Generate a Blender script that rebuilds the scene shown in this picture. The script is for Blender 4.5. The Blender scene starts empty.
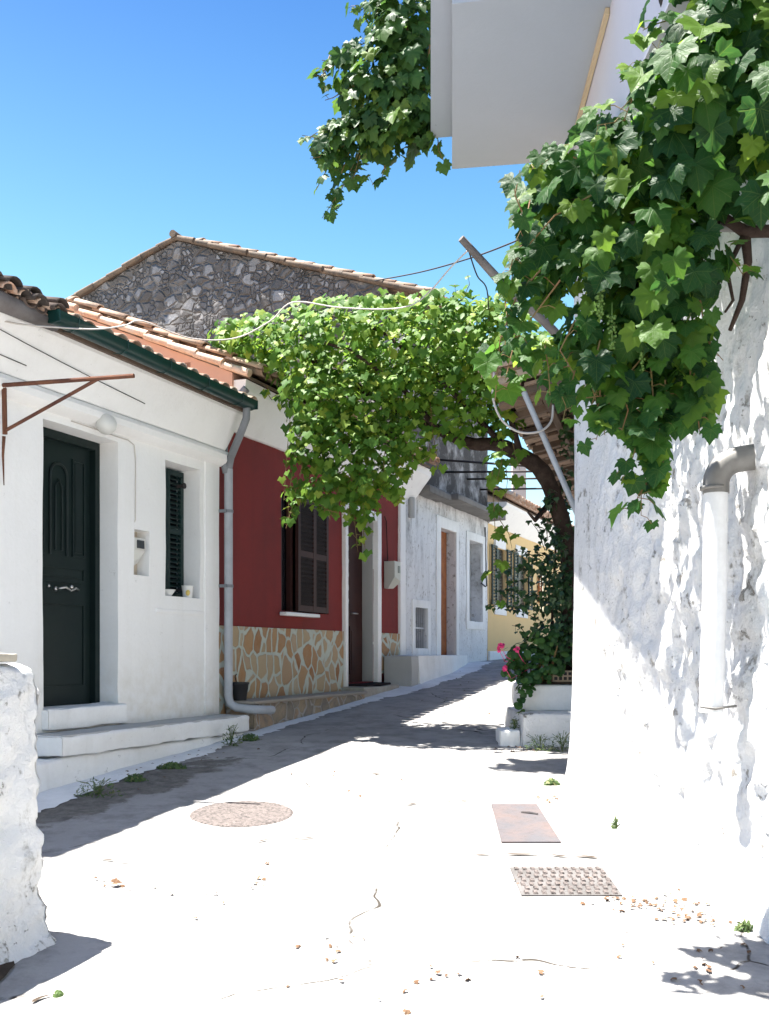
import bpy, math, random
from mathutils import Vector, Matrix, noise
R = math.radians
rnd = random.Random(7)
scene = bpy.context.scene
COL = scene.collection

# ------------------------------------------------------------------ camera, sky, sun, exposure
cam_d = bpy.data.cameras.new('camera'); cam = bpy.data.objects.new('camera', cam_d); COL.objects.link(cam)
cam.location = (0, 0, 1.5); cam.rotation_euler = (R(90), 0, 0)
cam_d.sensor_fit = 'VERTICAL'; cam_d.sensor_height = 36; cam_d.lens = 35.16
cam_d.shift_y = 0.137; cam_d.clip_end = 2000; cam_d.clip_start = 0.05
scene.camera = cam
SUN = Vector((-0.30, 0.03, 1.0)).normalized()
elev = math.asin(SUN.z); az = math.atan2(SUN.x, SUN.y)
world = bpy.data.worlds.new('World'); scene.world = world; world.use_nodes = True
wn = world.node_tree; bg = wn.nodes['Background']
sky = wn.nodes.new('ShaderNodeTexSky'); sky.sky_type = 'NISHITA'; sky.sun_disc = False
sky.sun_elevation = elev; sky.sun_rotation = az; sky.altitude = 0; sky.air_density = 1.0; sky.dust_density = 1.2; sky.ozone_density = 2.5
hs = wn.nodes.new('ShaderNodeHueSaturation'); hs.inputs['Saturation'].default_value = 1.32; hs.inputs['Hue'].default_value = .485
wn.links.new(sky.outputs[0], hs.inputs['Color']); 
tcw = wn.nodes.new('ShaderNodeTexCoord'); sxw = wn.nodes.new('ShaderNodeSeparateXYZ'); wn.links.new(tcw.outputs['Generated'], sxw.inputs[0])
mrw = wn.nodes.new('ShaderNodeMapRange'); mrw.inputs[1].default_value = .30; mrw.inputs[2].default_value = .60; wn.links.new(sxw.outputs[2], mrw.inputs[0])
rpw = wn.nodes.new('ShaderNodeValToRGB'); wn.links.new(mrw.outputs[0], rpw.inputs[0]); rpw.color_ramp.elements[0].color = (1.55, 1.22, 1.0, 1); rpw.color_ramp.elements[1].color = (.48, .54, .80, 1)
mxw = wn.nodes.new('ShaderNodeMix'); mxw.data_type = 'RGBA'; mxw.blend_type = 'MULTIPLY'; mxw.inputs[0].default_value = 1; wn.links.new(hs.outputs[0], mxw.inputs[6]); wn.links.new(rpw.outputs[0], mxw.inputs[7])
wn.links.new(mxw.outputs[2], bg.inputs[0]); bg.inputs[1].default_value = 0.061
sl = bpy.data.lights.new('sun', 'SUN'); sl.energy = 5.0; sl.angle = R(0.53); sl.color = (1.0, 0.965, 0.90)
so = bpy.data.objects.new('sun', sl); COL.objects.link(so); so.location = (-5, 0, 15)
so.rotation_euler = SUN.to_track_quat('Z', 'Y').to_euler()
scene.view_settings.view_transform = 'Standard'; scene.view_settings.look = 'None'
scene.view_settings.exposure = 2.2; scene.view_settings.gamma = 1.0; scene.view_settings.use_curve_mapping = False
scene.render.engine = 'CYCLES'
scene.cycles.use_denoising = True
scene.cycles.max_bounces = 8; scene.cycles.diffuse_bounces = 5; scene.cycles.transparent_max_bounces = 8
scene.cycles.sample_clamp_indirect = 8

# ------------------------------------------------------------------ helpers
WM = {}
def prop(o, label=None, cat=None, group=None, kind=None):
    if label: o['label'] = label
    if cat: o['category'] = cat
    if group: o['group'] = group
    if kind: o['kind'] = kind
    return o
def thing(name, label, cat, loc, rotz=0, group=None):
    o = bpy.data.objects.new(name, None); COL.objects.link(o)
    o.empty_display_size = 0.2
    o.location = loc; o.rotation_euler = (0, 0, rotz)
    WM[o.name] = Matrix.Translation(Vector(loc)) @ Matrix.Rotation(rotz, 4, 'Z')
    return prop(o, label, cat, group)
def W(px, py, D):                      # real-world point seen at a picture position, D metres ahead
    return Vector(((px-384.5)/1000*D, D, 1.5+(652-py)/1000*D))
def lerp(a, b, t): return a+(b-a)*t
def interp(tab, x):
    if x <= tab[0][0]: return tab[0][1]
    for (a, b), (c, d) in zip(tab, tab[1:]):
        if x <= c: return b+(d-b)*(x-a)/(c-a)
    return tab[-1][1]
PROF = [(-60, -1.5), (0, -.13), (4, .205), (7.7, .525), (10.3, .725), (13, .95), (15, 1.13), (17, 1.29), (19, 1.36), (22, 1.42), (30, 1.45), (60, 1.3), (400, -4)]
def G(y):  # smoothed ground profile along the street
    return (interp(PROF, y-.6)+interp(PROF, y)+interp(PROF, y+.6)+interp(PROF, y-.3)+interp(PROF, y+.3))/5
def GN(x, y):
    w = .012*noise.noise(Vector((x*.8, y*.8, 0)))+.005*noise.noise(Vector((x*3, y*3, 4)))
    return G(y)+w
# facade frame of the left-hand houses: (s along the street, d inward, z)
U = Vector((.3849, .9230, 0)); NI = Vector((-.9230, .3849, 0)); O0 = Vector((-5.84, 0, 0))
TH = math.atan2(U.y, U.x)
FM = Matrix(((U.x, NI.x, 0, O0.x), (U.y, NI.y, 0, O0.y), (0, 0, 1, 0), (0, 0, 0, 1)))
def S(px, off=0):                      # s on the facade for a picture column
    D = (5.84-off/.923)/(.417-(px-384.5)/1000); return D*1.0835+0*off
def F(s, d, z): return O0+U*s+NI*d+Vector((0, 0, z))

class MB:
    def __init__(self, M=None): self.v = []; self.f = []; self.M = M; self.uv = {}
    def p(self, co):
        co = Vector(co); self.v.append(self.M @ co if self.M else co); return len(self.v)-1
    def face(self, *i): self.f.append(tuple(i))
    def quad(self, a, b, c, d): self.face(self.p(a), self.p(b), self.p(c), self.p(d))
    def hexa(self, P):                 # 8 points: bottom ring 0-3, top ring 4-7
        i = [self.p(q) for q in P]
        for q in ((3, 2, 1, 0), (4, 5, 6, 7), (0, 1, 5, 4), (1, 2, 6, 5), (2, 3, 7, 6), (3, 0, 4, 7)):
            self.face(*[i[k] for k in q])
    def box(self, x0, x1, y0, y1, z0, z1):
        if x0 > x1: x0, x1 = x1, x0
        if y0 > y1: y0, y1 = y1, y0
        if z0 > z1: z0, z1 = z1, z0
        self.hexa([(x0, y0, z0), (x1, y0, z0), (x1, y1, z0), (x0, y1, z0), (x0, y0, z1), (x1, y0, z1), (x1, y1, z1), (x0, y1, z1)])
    def rbox(self, x0, x1, y0, y1, z0, z1, step=.12, amp=.006, r=.02, seed=0, fr=4):
        """box with subdivided faces, rounded edges and an uneven surface"""
        cache = {}
        c = Vector(((x0+x1)/2, (y0+y1)/2, (z0+z1)/2)); h = Vector(((x1-x0)/2, (y1-y0)/2, (z1-z0)/2))
        n = [max(2, int(math.ceil(2*h[k]/step))) for k in range(3)]
        def tt(i, m, hh):              # denser near the edges
            t = i/m*2-1; rr = min(r, hh*.45)
            return t
        def pt(co):
            key = (round(co[0], 5), round(co[1], 5), round(co[2], 5))
            if key in cache: return cache[key]
            q = co-c
            inner = Vector([max(-h[k]+r, min(h[k]-r, q[k])) for k in range(3)])
            dd = q-inner
            if dd.length > 1e-6:
                nrm = dd.normalized(); q = inner+nrm*min(r, max(dd.length*0+r, 0))
            else:
                nrm = Vector((0, 0, 0))
                k = max(range(3), key=lambda k: abs(q[k])/h[k]); nrm[k] = 1 if q[k] > 0 else -1
            w = (c+q)
            a = noise.fractal(Vector((w.x*fr+seed, w.y*fr, w.z*fr)), 1, 2, 3)
            q = q+nrm*a*amp
            cache[key] = self.p(c+q); return cache[key]
        def coords(k):
            lo, hi = c[k]-h[k], c[k]+h[k]; rr = min(r, h[k]*.9)
            L = [lo, lo+rr*.5, lo+rr]
            m = n[k]
            for i in range(1, m):
                t = lo+(hi-lo)*i/m
                if t > lo+rr*1.3 and t < hi-rr*1.3: L.append(t)
            L += [hi-rr, hi-rr*.5, hi]
            return L
        X, Y, Z = coords(0), coords(1), coords(2)
        for (A, B, fn) in ((X, Y, lambda a, b: (a, b, z1)), (X, Y, lambda a, b: (a, b, z0)), (X, Z, lambda a, b: (a, y0, b)), (X, Z, lambda a, b: (a, y1, b)), (Y, Z, lambda a, b: (x0, a, b)), (Y, Z, lambda a, b: (x1, a, b))):
            for i in range(len(A)-1):
                for j in range(len(B)-1):
                    q = [pt(Vector(fn(A[i], B[j]))), pt(Vector(fn(A[i+1], B[j]))), pt(Vector(fn(A[i+1], B[j+1]))), pt(Vector(fn(A[i], B[j+1])))]
                    if len(set(q)) == 4: self.face(*q)
    def tube(self, pts, r, n=8, cap=True, r2=None):
        pts = [Vector(p) for p in pts]
        if self.M: pts = [self.M @ p for p in pts]
        M, self.M = self.M, None
        rs = r if isinstance(r, (list, tuple)) else [lerp(r, r2 if r2 is not None else r, i/max(1, len(pts)-1)) for i in range(len(pts))]
        ref = Vector((0, 0, 1)); rings = []; prev = None
        for i, p in enumerate(pts):
            t = (pts[min(i+1, len(pts)-1)]-pts[max(i-1, 0)]).normalized()
            if prev is None:
                a = t.cross(ref)
                if a.length < .1: a = t.cross(Vector((1, 0, 0)))
                a.normalize()
            else:
                a = prev-t*prev.dot(t); a.normalize()
            prev = a; b = t.cross(a)
            rings.append([self.p(p+(a*math.cos(2*math.pi*k/n)+b*math.sin(2*math.pi*k/n))*rs[i]) for k in range(n)])
        for A, B in zip(rings, rings[1:]):
            for k in range(n): self.face(A[k], A[(k+1) % n], B[(k+1) % n], B[k])
        if cap: self.face(*rings[0][::-1]); self.face(*rings[-1])
        self.M = M
    def lathe(self, c, prof, n=20, axis=None):
        c = Vector(c); rings = []
        for (r, z) in prof:
            rings.append([self.p(c+Vector((r*math.cos(2*math.pi*k/n), r*math.sin(2*math.pi*k/n), z))) for k in range(n)])
        for A, B in zip(rings, rings[1:]):
            for k in range(n): self.face(A[k], A[(k+1) % n], B[(k+1) % n], B[k])
        self.face(*rings[0][::-1]); self.face(*rings[-1])
    def ball(self, c, r, n=10, m=7):
        c = Vector(c); r = Vector(r) if not isinstance(r, (int, float)) else Vector((r, r, r))
        self.lathe_e(c, r, n, m)
    def lathe_e(self, c, r, n, m):
        rings = []
        for j in range(1, m):
            a = math.pi*j/m
            rings.append([self.p(c+Vector((r.x*math.sin(a)*math.cos(2*math.pi*k/n), r.y*math.sin(a)*math.sin(2*math.pi*k/n), r.z*math.cos(a)))) for k in range(n)])
        t = self.p(c+Vector((0, 0, r.z))); b = self.p(c-Vector((0, 0, r.z)))
        for A, B in zip(rings, rings[1:]):
            for k in range(n): self.face(A[k], B[k], B[(k+1) % n], A[(k+1) % n])
        for k in range(n):
            self.face(t, rings[0][k], rings[0][(k+1) % n]); self.face(b, rings[-1][(k+1) % n], rings[-1][k])
    def strip(self, prof, s0, s1, step=.25, amp=.004, cap=True):
        """extrude a (d,z) profile along s"""
        n = max(1, int((s1-s0)/step)); rings = []
        for i in range(n+1):
            s = s0+(s1-s0)*i/n; k = amp*noise.noise(Vector((s*1.7, prof[0][1], 3)))
            rings.append([self.p((s, d+k, z+k*1.5)) for d, z in prof])
        m = len(prof)
        for A, B in zip(rings, rings[1:]):
            for k in range(m): self.face(A[k], A[(k+1) % m], B[(k+1) % m], B[k])
        if cap: self.face(*rings[0][::-1]); self.face(*rings[-1])
    def wall(self, s0, s1, z0, z1, holes=(), d=0.0, step=.16, amp=.007, ends=.3, top=None):
        """front face with openings and reveals; holes = (s0,s1,z0,z1,depth)"""
        def br(lo, hi, ks):
            ks = sorted(set([round(k, 4) for k in ks if lo < k < hi]+[round(lo, 4), round(hi, 4)])); out = []
            for a, b in zip(ks, ks[1:]):
                n = max(1, int(round((b-a)/step))); out += [a+(b-a)*i/n for i in range(n)]
            return out+[ks[-1]]
        XS = br(s0, s1, [h[0] for h in holes]+[h[1] for h in holes]); ZS = br(z0, z1, [h[2] for h in holes]+[h[3] for h in holes])
        def inside(a, b):
            for h in holes:
                if h[0]-1e-3 < a < h[1]+1e-3 and h[2]-1e-3 < b < h[3]+1e-3: return h
        def pt(x, z, dd):
            q = Vector((x*2.2, z*2.2, dd*2)); e = Vector((x*7, z*7, 5))
            o = amp*noise.noise(q)*1.6+amp*.5*noise.noise(e)
            ex = amp*.6*noise.noise(q+Vector((9, 3, 1))); ez = amp*.6*noise.noise(q+Vector((1, 8, 5)))
            if x in (XS[0], XS[-1]): ex = 0
            return self.p((x+ex, d+dd+o, z+ez))
        V = {}
        def gv(i, j):
            if (i, j) not in V: V[(i, j)] = pt(XS[i], ZS[j], 0)
            return V[(i, j)]
        B = {}
        def bv(i, j, dep):
            if (i, j) not in B: B[(i, j)] = self.p(self_local(V[(i, j)], dep))
            return B[(i, j)]
        Mi = self.M.inverted() if self.M else Matrix.Identity(4)
        def self_local(idx, dep): return Mi @ self.v[idx]+Vector((0, dep, 0))
        H = {}
        for i in range(len(XS)-1):
            for j in range(len(ZS)-1):
                h = inside((XS[i]+XS[i+1])/2, (ZS[j]+ZS[j+1])/2); H[(i, j)] = h
                if not h: self.face(gv(i, j), gv(i+1, j), gv(i+1, j+1), gv(i, j+1))
        for (i, j), h in H.items():
            if not h: continue
            for (di, dj, e) in ((-1, 0, ((0, 0), (0, 1))), (1, 0, ((1, 0), (1, 1))), (0, -1, ((0, 0), (1, 0))), (0, 1, ((0, 1), (1, 1)))):
                if H.get((i+di, j+dj), None) is None and (i+di, j+dj) in H:
                    a = gv(i+e[0][0], j+e[0][1]); b = gv(i+e[1][0], j+e[1][1])
                    c2 = bv(i+e[1][0], j+e[1][1], h[4]); d2 = bv(i+e[0][0], j+e[0][1], h[4])
                    self.face(a, b, c2, d2)
        for xi, x in ((0, s0), (len(XS)-1, s1)):
            if ends:
                for j in range(len(ZS)-1):
                    a = gv(xi, j); b = gv(xi, j+1); self.face(a, b, self.p((x, d+ends, ZS[j+1])), self.p((x, d+ends, ZS[j])))
        if ends:
            jt = len(ZS)-1
            for i in range(len(XS)-1):
                self.face(gv(i, jt), gv(i+1, jt), self.p((XS[i+1], d+ends, ZS[-1])), self.p((XS[i], d+ends, ZS[-1])))
    def build(self, name, m, parent=None, smooth=False, loc=None, ang=None):
        if parent is not None: WMp = WM[parent.name]
        else:
            if loc is None:
                xs = [v.x for v in self.v]; ys = [v.y for v in self.v]; zs = [v.z for v in self.v]
                loc = ((min(xs)+max(xs))/2, (min(ys)+max(ys))/2, min(zs))
            WMp = Matrix.Translation(Vector(loc))
        inv = WMp.inverted()
        me = bpy.data.meshes.new(name); me.from_pydata([inv @ v for v in self.v], [], self.f); me.validate(); me.update()
        if self.uv:
            ul = me.uv_layers.new(name='leaf'); flat = []
            for lp in me.loops: flat += self.uv.get(lp.vertex_index, (0, 0))
            ul.data.foreach_set('uv', flat)
        me.materials.append(m)
        if smooth:
            me.polygons.foreach_set('use_smooth', [True]*len(me.polygons))
            me.update()
        o = bpy.data.objects.new(name, me); COL.objects.link(o)
        if parent is not None: o.parent = parent; WM[o.name] = WMp
        else: o.location = WMp.translation; WM[o.name] = WMp
        if smooth and ang:
            me.set_sharp_from_angle(angle=R(ang))
        return o
def fix_normals(o):
    import bmesh
    bm = bmesh.new(); bm.from_mesh(o.data); bmesh.ops.recalc_face_normals(bm, faces=bm.faces); bm.to_mesh(o.data); bm.free(); return o
def solid(o, t):
    md = o.modifiers.new('thickness', 'SOLIDIFY'); md.thickness = t; md.offset = -1; return o

# ------------------------------------------------------------------ materials
class NT:
    def __init__(self, name):
        self.m = bpy.data.materials.new(name); self.m.use_nodes = True; self.t = self.m.node_tree
        self.b = self.t.nodes['Principled BSDF']; self.out = self.t.nodes['Material Output']
        self.co = self.n('ShaderNodeTexCoord').outputs['Object']
    def n(self, typ, **k):
        nd = self.t.nodes.new(typ)
        for a, v in k.items(): setattr(nd, a, v)
        return nd
    def link(self, a, b): self.t.links.new(a, b)
    def set(self, sock, v):
        if isinstance(v, bpy.types.NodeSocket): self.link(v, sock)
        elif isinstance(v, (tuple, list)) and len(v) == 3 and sock.type == 'RGBA': sock.default_value = (*v, 1)
        else: sock.default_value = v
    def map(self, scale=(1, 1, 1), rot=(0, 0, 0), src=None):
        nd = self.n('ShaderNodeMapping'); self.link(src or self.co, nd.inputs[0]); nd.inputs['Scale'].default_value = scale; nd.inputs['Rotation'].default_value = rot
        return nd.outputs[0]
    def noise(self, sc, det=6, rough=.6, src=None, dist=0):
        nd = self.n('ShaderNodeTexNoise'); self.link(src or self.co, nd.inputs['Vector']); nd.inputs['Scale'].default_value = sc
        nd.inputs['Detail'].default_value = det; nd.inputs['Roughness'].default_value = rough; nd.inputs['Distortion'].default_value = dist
        return nd.outputs[0]
    def noisec(self, sc, src=None):
        nd = self.n('ShaderNodeTexNoise'); self.link(src or self.co, nd.inputs['Vector']); nd.inputs['Scale'].default_value = sc
        return nd.outputs[1]
    def voro(self, sc, feat='F1', src=None, rand=1):
        nd = self.n('ShaderNodeTexVoronoi'); nd.feature = feat; self.link(src or self.co, nd.inputs['Vector']); nd.inputs['Scale'].default_value = sc
        nd.inputs['Randomness'].default_value = rand
        return nd
    def rng(self, v, a, b, c=0.0, d=1.0):
        nd = self.n('ShaderNodeMapRange'); self.set(nd.inputs[0], v); nd.inputs[1].default_value = a; nd.inputs[2].default_value = b
        nd.inputs[3].default_value = c; nd.inputs[4].default_value = d; nd.clamp = True; return nd.outputs[0]
    def math(self, op, a, b=0.0):
        nd = self.n('ShaderNodeMath', operation=op); self.set(nd.inputs[0], a); self.set(nd.inputs[1], b); return nd.outputs[0]
    def mix(self, f, a, b, mode='MIX'):
        nd = self.n('ShaderNodeMix', data_type='RGBA', blend_type=mode); self.set(nd.inputs[0], f); self.set(nd.inputs[6], a); self.set(nd.inputs[7], b); return nd.outputs[2]
    def add(self, a, b):
        nd = self.n('ShaderNodeVectorMath', operation='ADD'); self.link(a, nd.inputs[0]); self.set(nd.inputs[1], b); return nd.outputs[0]
    def vscale(self, a, k):
        nd = self.n('ShaderNodeVectorMath', operation='SCALE'); self.link(a, nd.inputs[0]); nd.inputs['Scale'].default_value = k; return nd.outputs[0]
    def ramp(self, v, stops):
        nd = self.n('ShaderNodeValToRGB'); self.set(nd.inputs[0], v); e = nd.color_ramp.elements
        while len(e) < len(stops): e.new(.5)
        for k, (p, c) in enumerate(stops): e[k].position = p; e[k].color = (*c, 1)
        return nd.outputs[0]
    def sep(self, v=None):
        nd = self.n('ShaderNodeSeparateXYZ'); self.link(v or self.co, nd.inputs[0]); return nd.outputs
    def bump(self, h, st=.3, dist=.02):
        nd = self.n('ShaderNodeBump'); self.link(h, nd.inputs['Height']); nd.inputs['Strength'].default_value = st; nd.inputs['Distance'].default_value = dist
        self.link(nd.outputs[0], self.b.inputs['Normal']); return nd
    def done(self, col=None, rough=.8, spec=.3, metal=0):
        if col is not None: self.set(self.b.inputs['Base Color'], col)
        self.set(self.b.inputs['Roughness'], rough); self.b.inputs['Specular IOR Level'].default_value = spec; self.b.inputs['Metallic'].default_value = metal
        return self.m
MAT = {}
def plaster(name, base, dark, k=.35, streak=.25, bump=.25, spots=0.0, spotcol=(.25, .24, .22), patch=None, low=None):
    t = NT(name)
    n1 = t.noise(1.1, 8, .65); n2 = t.noise(1, 6, .6, src=t.map((6, 6, .45))); n3 = t.noise(34, 5, .6); n4 = t.noise(7, 5, .6)
    f = t.math('ADD', t.rng(n1, .42, .78, 0, k), t.math('MULTIPLY', t.rng(n2, .52, .8, 0, streak), t.rng(n4, .3, .7, .4, 1)))
    c = t.mix(f, base, dark)
    c = t.mix(t.rng(n3, .3, .75, 0, .10), c, dark)
    if spots:
        sp = t.math('MULTIPLY', t.rng(t.noise(13, 8, .75), .62, .70), t.rng(t.noise(1.6, 3, .5), .45, .62, 0, spots)); c = t.mix(sp, c, spotcol)
    if low:                            # rising damp and splash dirt near the foot of the wall (local z)
        z = t.sep()[2]; m = t.math('MULTIPLY', t.rng(z, low[0], low[1], 1, 0), t.rng(n4, .38, .68, 0, low[2])); c = t.mix(m, c, low[3])
    if patch:
        c = t.mix(t.rng(t.noise(.9, 6, .7, dist=.4), .60, .66, 0, patch[0]), c, patch[1])
    h = t.math('ADD', t.math('MULTIPLY', n3, .35), t.math('ADD', t.math('MULTIPLY', n4, .8), n1))
    t.bump(h, bump, .02)
    return t.done(c, .85, .2)
M_white = plaster('white limewash', (.84, .835, .82), (.60, .58, .54), .22, .30, .25, spots=.55, low=(.25, 1.1, .6, (.56, .50, .38)))
M_white2 = plaster('white painted concrete', (.84, .84, .83), (.46, .44, .40), .4, .3, .5, spots=.7)
M_reveal = M_white
M_red = plaster('dark red plaster', (.20, .030, .027), (.12, .028, .026), .7, .5, .35)
M_yellow = plaster('yellow plaster', (.70, .50, .25), (.58, .42, .22), .3, .2, .2)
M_peach = plaster('peach plaster', (.62, .36, .25), (.42, .30, .24), .6, .3, .2)
M_grayc = plaster('grey cement render', (.42, .42, .41), (.30, .30, .29), .4, .3, .3)
M_upper = plaster('smooth painted upper wall', (.52, .52, .59), (.44, .44, .49), .2, .1, .1)
M_soffit = plaster('painted concrete soffit', (.36, .40, .46), (.30, .33, .38), .3, .1, .15)
M_cream = plaster('cream ochre moulding', (.55, .45, .30), (.42, .34, .24), .4, .3, .2)

def m_weathered():
    t = NT('mould stained limewash')
    z = t.sep()[2]
    n1 = t.noise(1.4, 9, .7); n2 = t.noise(1, 10, .75, src=t.map((2.6, 2.6, .8)), dist=.6); n3 = t.noise(16, 8, .75); n4 = t.noise(4, 7, .7)
    up = t.rng(z, .3, 2.7)            # streaks of black mould running down from the ledge
    m = t.math('MULTIPLY', t.rng(n2, .46, .64), t.math('ADD', t.math('MULTIPLY', up, .95), .15))
    m = t.math('MULTIPLY', m, t.rng(n4, .3, .62, .2, 1))
    c = t.mix(t.rng(n1, .4, .7, 0, .35), (.74, .74, .74), (.52, .53, .55))
    c = t.mix(m, c, (.16, .155, .15))
    c = t.mix(t.math('MULTIPLY', t.rng(n3, .55, .62), t.rng(n4, .45, .6, .0, .9)), c, (.28, .25, .22))
    above = t.math('MULTIPLY', t.rng(z, 2.65, 2.9), t.rng(n1, .28, .52))
    c = t.mix(above, c, (.075, .072, .07))
    t.bump(t.math('ADD', n3, n4), .5, .02)
    return t.done(c, .9, .15)
M_weath = m_weathered()

def m_rough():
    t = NT('thick flaking whitewash')
    n1 = t.noise(1.8, 9, .7); n2 = t.noise(9, 10, .75); n3 = t.noise(30, 8, .7); n4 = t.noise(3.2, 6, .6)
    nm = t.noise(1, 8, .7, src=t.map((5, 5, 1.2)))
    c = t.mix(t.rng(n1, .38, .66, 0, .6), (.90, .90, .90), (.72, .715, .70))
    fl = t.math('MULTIPLY', t.rng(n2, .575, .62), t.rng(n4, .46, .58, 0, 1))
    c = t.mix(fl, c, (.36, .33, .29))
    c = t.mix(t.math('MULTIPLY', t.rng(nm, .56, .64), t.rng(n3, .42, .6, 0, .7)), c, (.30, .28, .25))
    c = t.mix(t.math('MULTIPLY', t.rng(n3, .62, .66), t.rng(n1, .48, .56)), c, (.12, .11, .09))
    h = t.math('SUBTRACT', t.math('ADD', t.math('MULTIPLY', n2, 1.2), t.math('MULTIPLY', n3, .4)), t.math('MULTIPLY', fl, .5))
    t.bump(h, .9, .045)
    return t.done(c, .9, .15)
M_rough = m_rough()

def m_ground():
    t = NT('old street concrete')
    wob = t.add(t.co, t.vscale(t.noisec(2.2), .35))
    n1 = t.noise(.5, 8, .6); n2 = t.noise(5, 9, .7); n3 = t.noise(60, 6, .7); n5 = t.noise(1.7, 8, .65)
    c = t.mix(t.rng(n1, .35, .7), (.34, .33, .32), (.27, .26, .25))
    c = t.mix(t.rng(n2, .46, .64, 0, .7), c, (.18, .175, .17))
    c = t.mix(t.rng(n5, .52, .66, 0, .5), c, (.40, .385, .37))
    c = t.mix(t.rng(n3, .35, .75, 0, .25), c, (.25, .235, .22))
    v = t.voro(.42, 'DISTANCE_TO_EDGE', src=wob); ck = t.rng(v.outputs[0], .0015, .0045, 1, 0)
    ck = t.math('MULTIPLY', ck, t.math('MULTIPLY', t.rng(t.noise(1.3, 6, .7), .46, .54), t.rng(t.noise(9, 5, .7), .40, .5)))
    c = t.mix(ck, c, (.04, .034, .028))
    def dot(vec):
        nd = t.n('ShaderNodeVectorMath', operation='DOT_PRODUCT'); t.link(pc, nd.inputs[0]); nd.inputs[1].default_value = vec; return nd.outputs['Value']
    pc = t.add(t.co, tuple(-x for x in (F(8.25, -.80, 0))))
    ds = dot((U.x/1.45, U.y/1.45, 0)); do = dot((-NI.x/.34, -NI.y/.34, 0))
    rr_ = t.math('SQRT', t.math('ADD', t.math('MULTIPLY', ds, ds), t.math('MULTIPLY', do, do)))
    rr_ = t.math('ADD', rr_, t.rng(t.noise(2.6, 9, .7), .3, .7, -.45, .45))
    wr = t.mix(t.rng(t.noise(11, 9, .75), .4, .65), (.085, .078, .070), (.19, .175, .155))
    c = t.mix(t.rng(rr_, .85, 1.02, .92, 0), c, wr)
    stn = t.math('MULTIPLY', t.rng(t.noise(1.1, 9, .75), .52, .60), t.rng(n2, .4, .6)); c = t.mix(t.math('MULTIPLY', stn, .55), c, (.17, .16, .15))
    h = t.math('SUBTRACT', t.math('ADD', t.math('MULTIPLY', n2, .8), t.math('MULTIPLY', n3, .5)), ck)
    t.bump(h, .45, .02)
    return t.done(c, .9, .2)
M_ground = m_ground()
def m_oldpatch():
    t = NT('dark worn asphalt')
    n1 = t.noise(3, 9, .7); n2 = t.noise(45, 8, .75); n3 = t.noise(.9, 6, .6)
    c = t.mix(t.rng(n1, .35, .65), (.11, .105, .10), (.20, .18, .16)); c = t.mix(t.rng(n2, .45, .65, 0, .6), c, (.27, .255, .24)); c = t.mix(t.rng(n3, .5, .6), c, (.24, .225, .21))
    t.bump(n2, .7, .02); return t.done(c, .95, .15)
M_patch = m_oldpatch()
def m_crazy():
    t = NT('crazy paving stone')
    w = t.add(t.co, t.vscale(t.noisec(3.5), .16))
    mp = t.map((1.2, .35, .85), src=w)
    e = t.voro(4.7, 'DISTANCE_TO_EDGE', src=mp); f = t.voro(4.7, 'F1', src=mp)
    mort = t.rng(e.outputs[0], .055, .085, 1, 0)
    hsv = t.sep(f.outputs['Color'])
    c = t.ramp(hsv[0], [(0, (.36, .24, .12)), (.25, (.42, .34, .22)), (.42, (.33, .16, .06)), (.6, (.44, .38, .27)), (.8, (.38, .22, .10)), (1, (.28, .12, .045))])
    c = t.mix(t.rng(t.noise(9, 8, .7), .4, .7, 0, .5), c, (.36, .27, .17))
    c = t.mix(mort, c, t.mix(t.noise(20), (.50, .54, .46), (.40, .42, .37)))
    t.bump(t.math('ADD', t.math('MULTIPLY', t.rng(e.outputs[0], .04, .12), .8), t.math('MULTIPLY', t.noise(18, 8, .7), .4)), .8, .02)
    return t.done(c, .75, .3)
M_crazy = m_crazy()
def m_bench():
    t = NT('weathered stone cladding')
    w = t.add(t.co, t.vscale(t.noisec(3.5), .2)); mp = t.map((.9, .5, .9), src=w)
    e = t.voro(5, 'DISTANCE_TO_EDGE', src=mp); f = t.voro(5, 'F1', src=mp)
    c = t.ramp(t.sep(f.outputs['Color'])[0], [(0, (.26, .22, .17)), (.35, (.36, .27, .17)), (.7, (.30, .26, .21)), (1, (.42, .25, .13))])
    c = t.mix(t.rng(t.noise(6, 9, .7), .42, .62, 0, .7), c, (.17, .155, .14))
    c = t.mix(t.rng(e.outputs[0], .02, .06, .8, 0), c, (.36, .345, .32))
    t.bump(t.math('ADD', t.rng(e.outputs[0], .02, .1), t.noise(20, 8, .7)), .7, .02); return t.done(c, .85, .2)
M_bench = m_bench()
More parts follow.
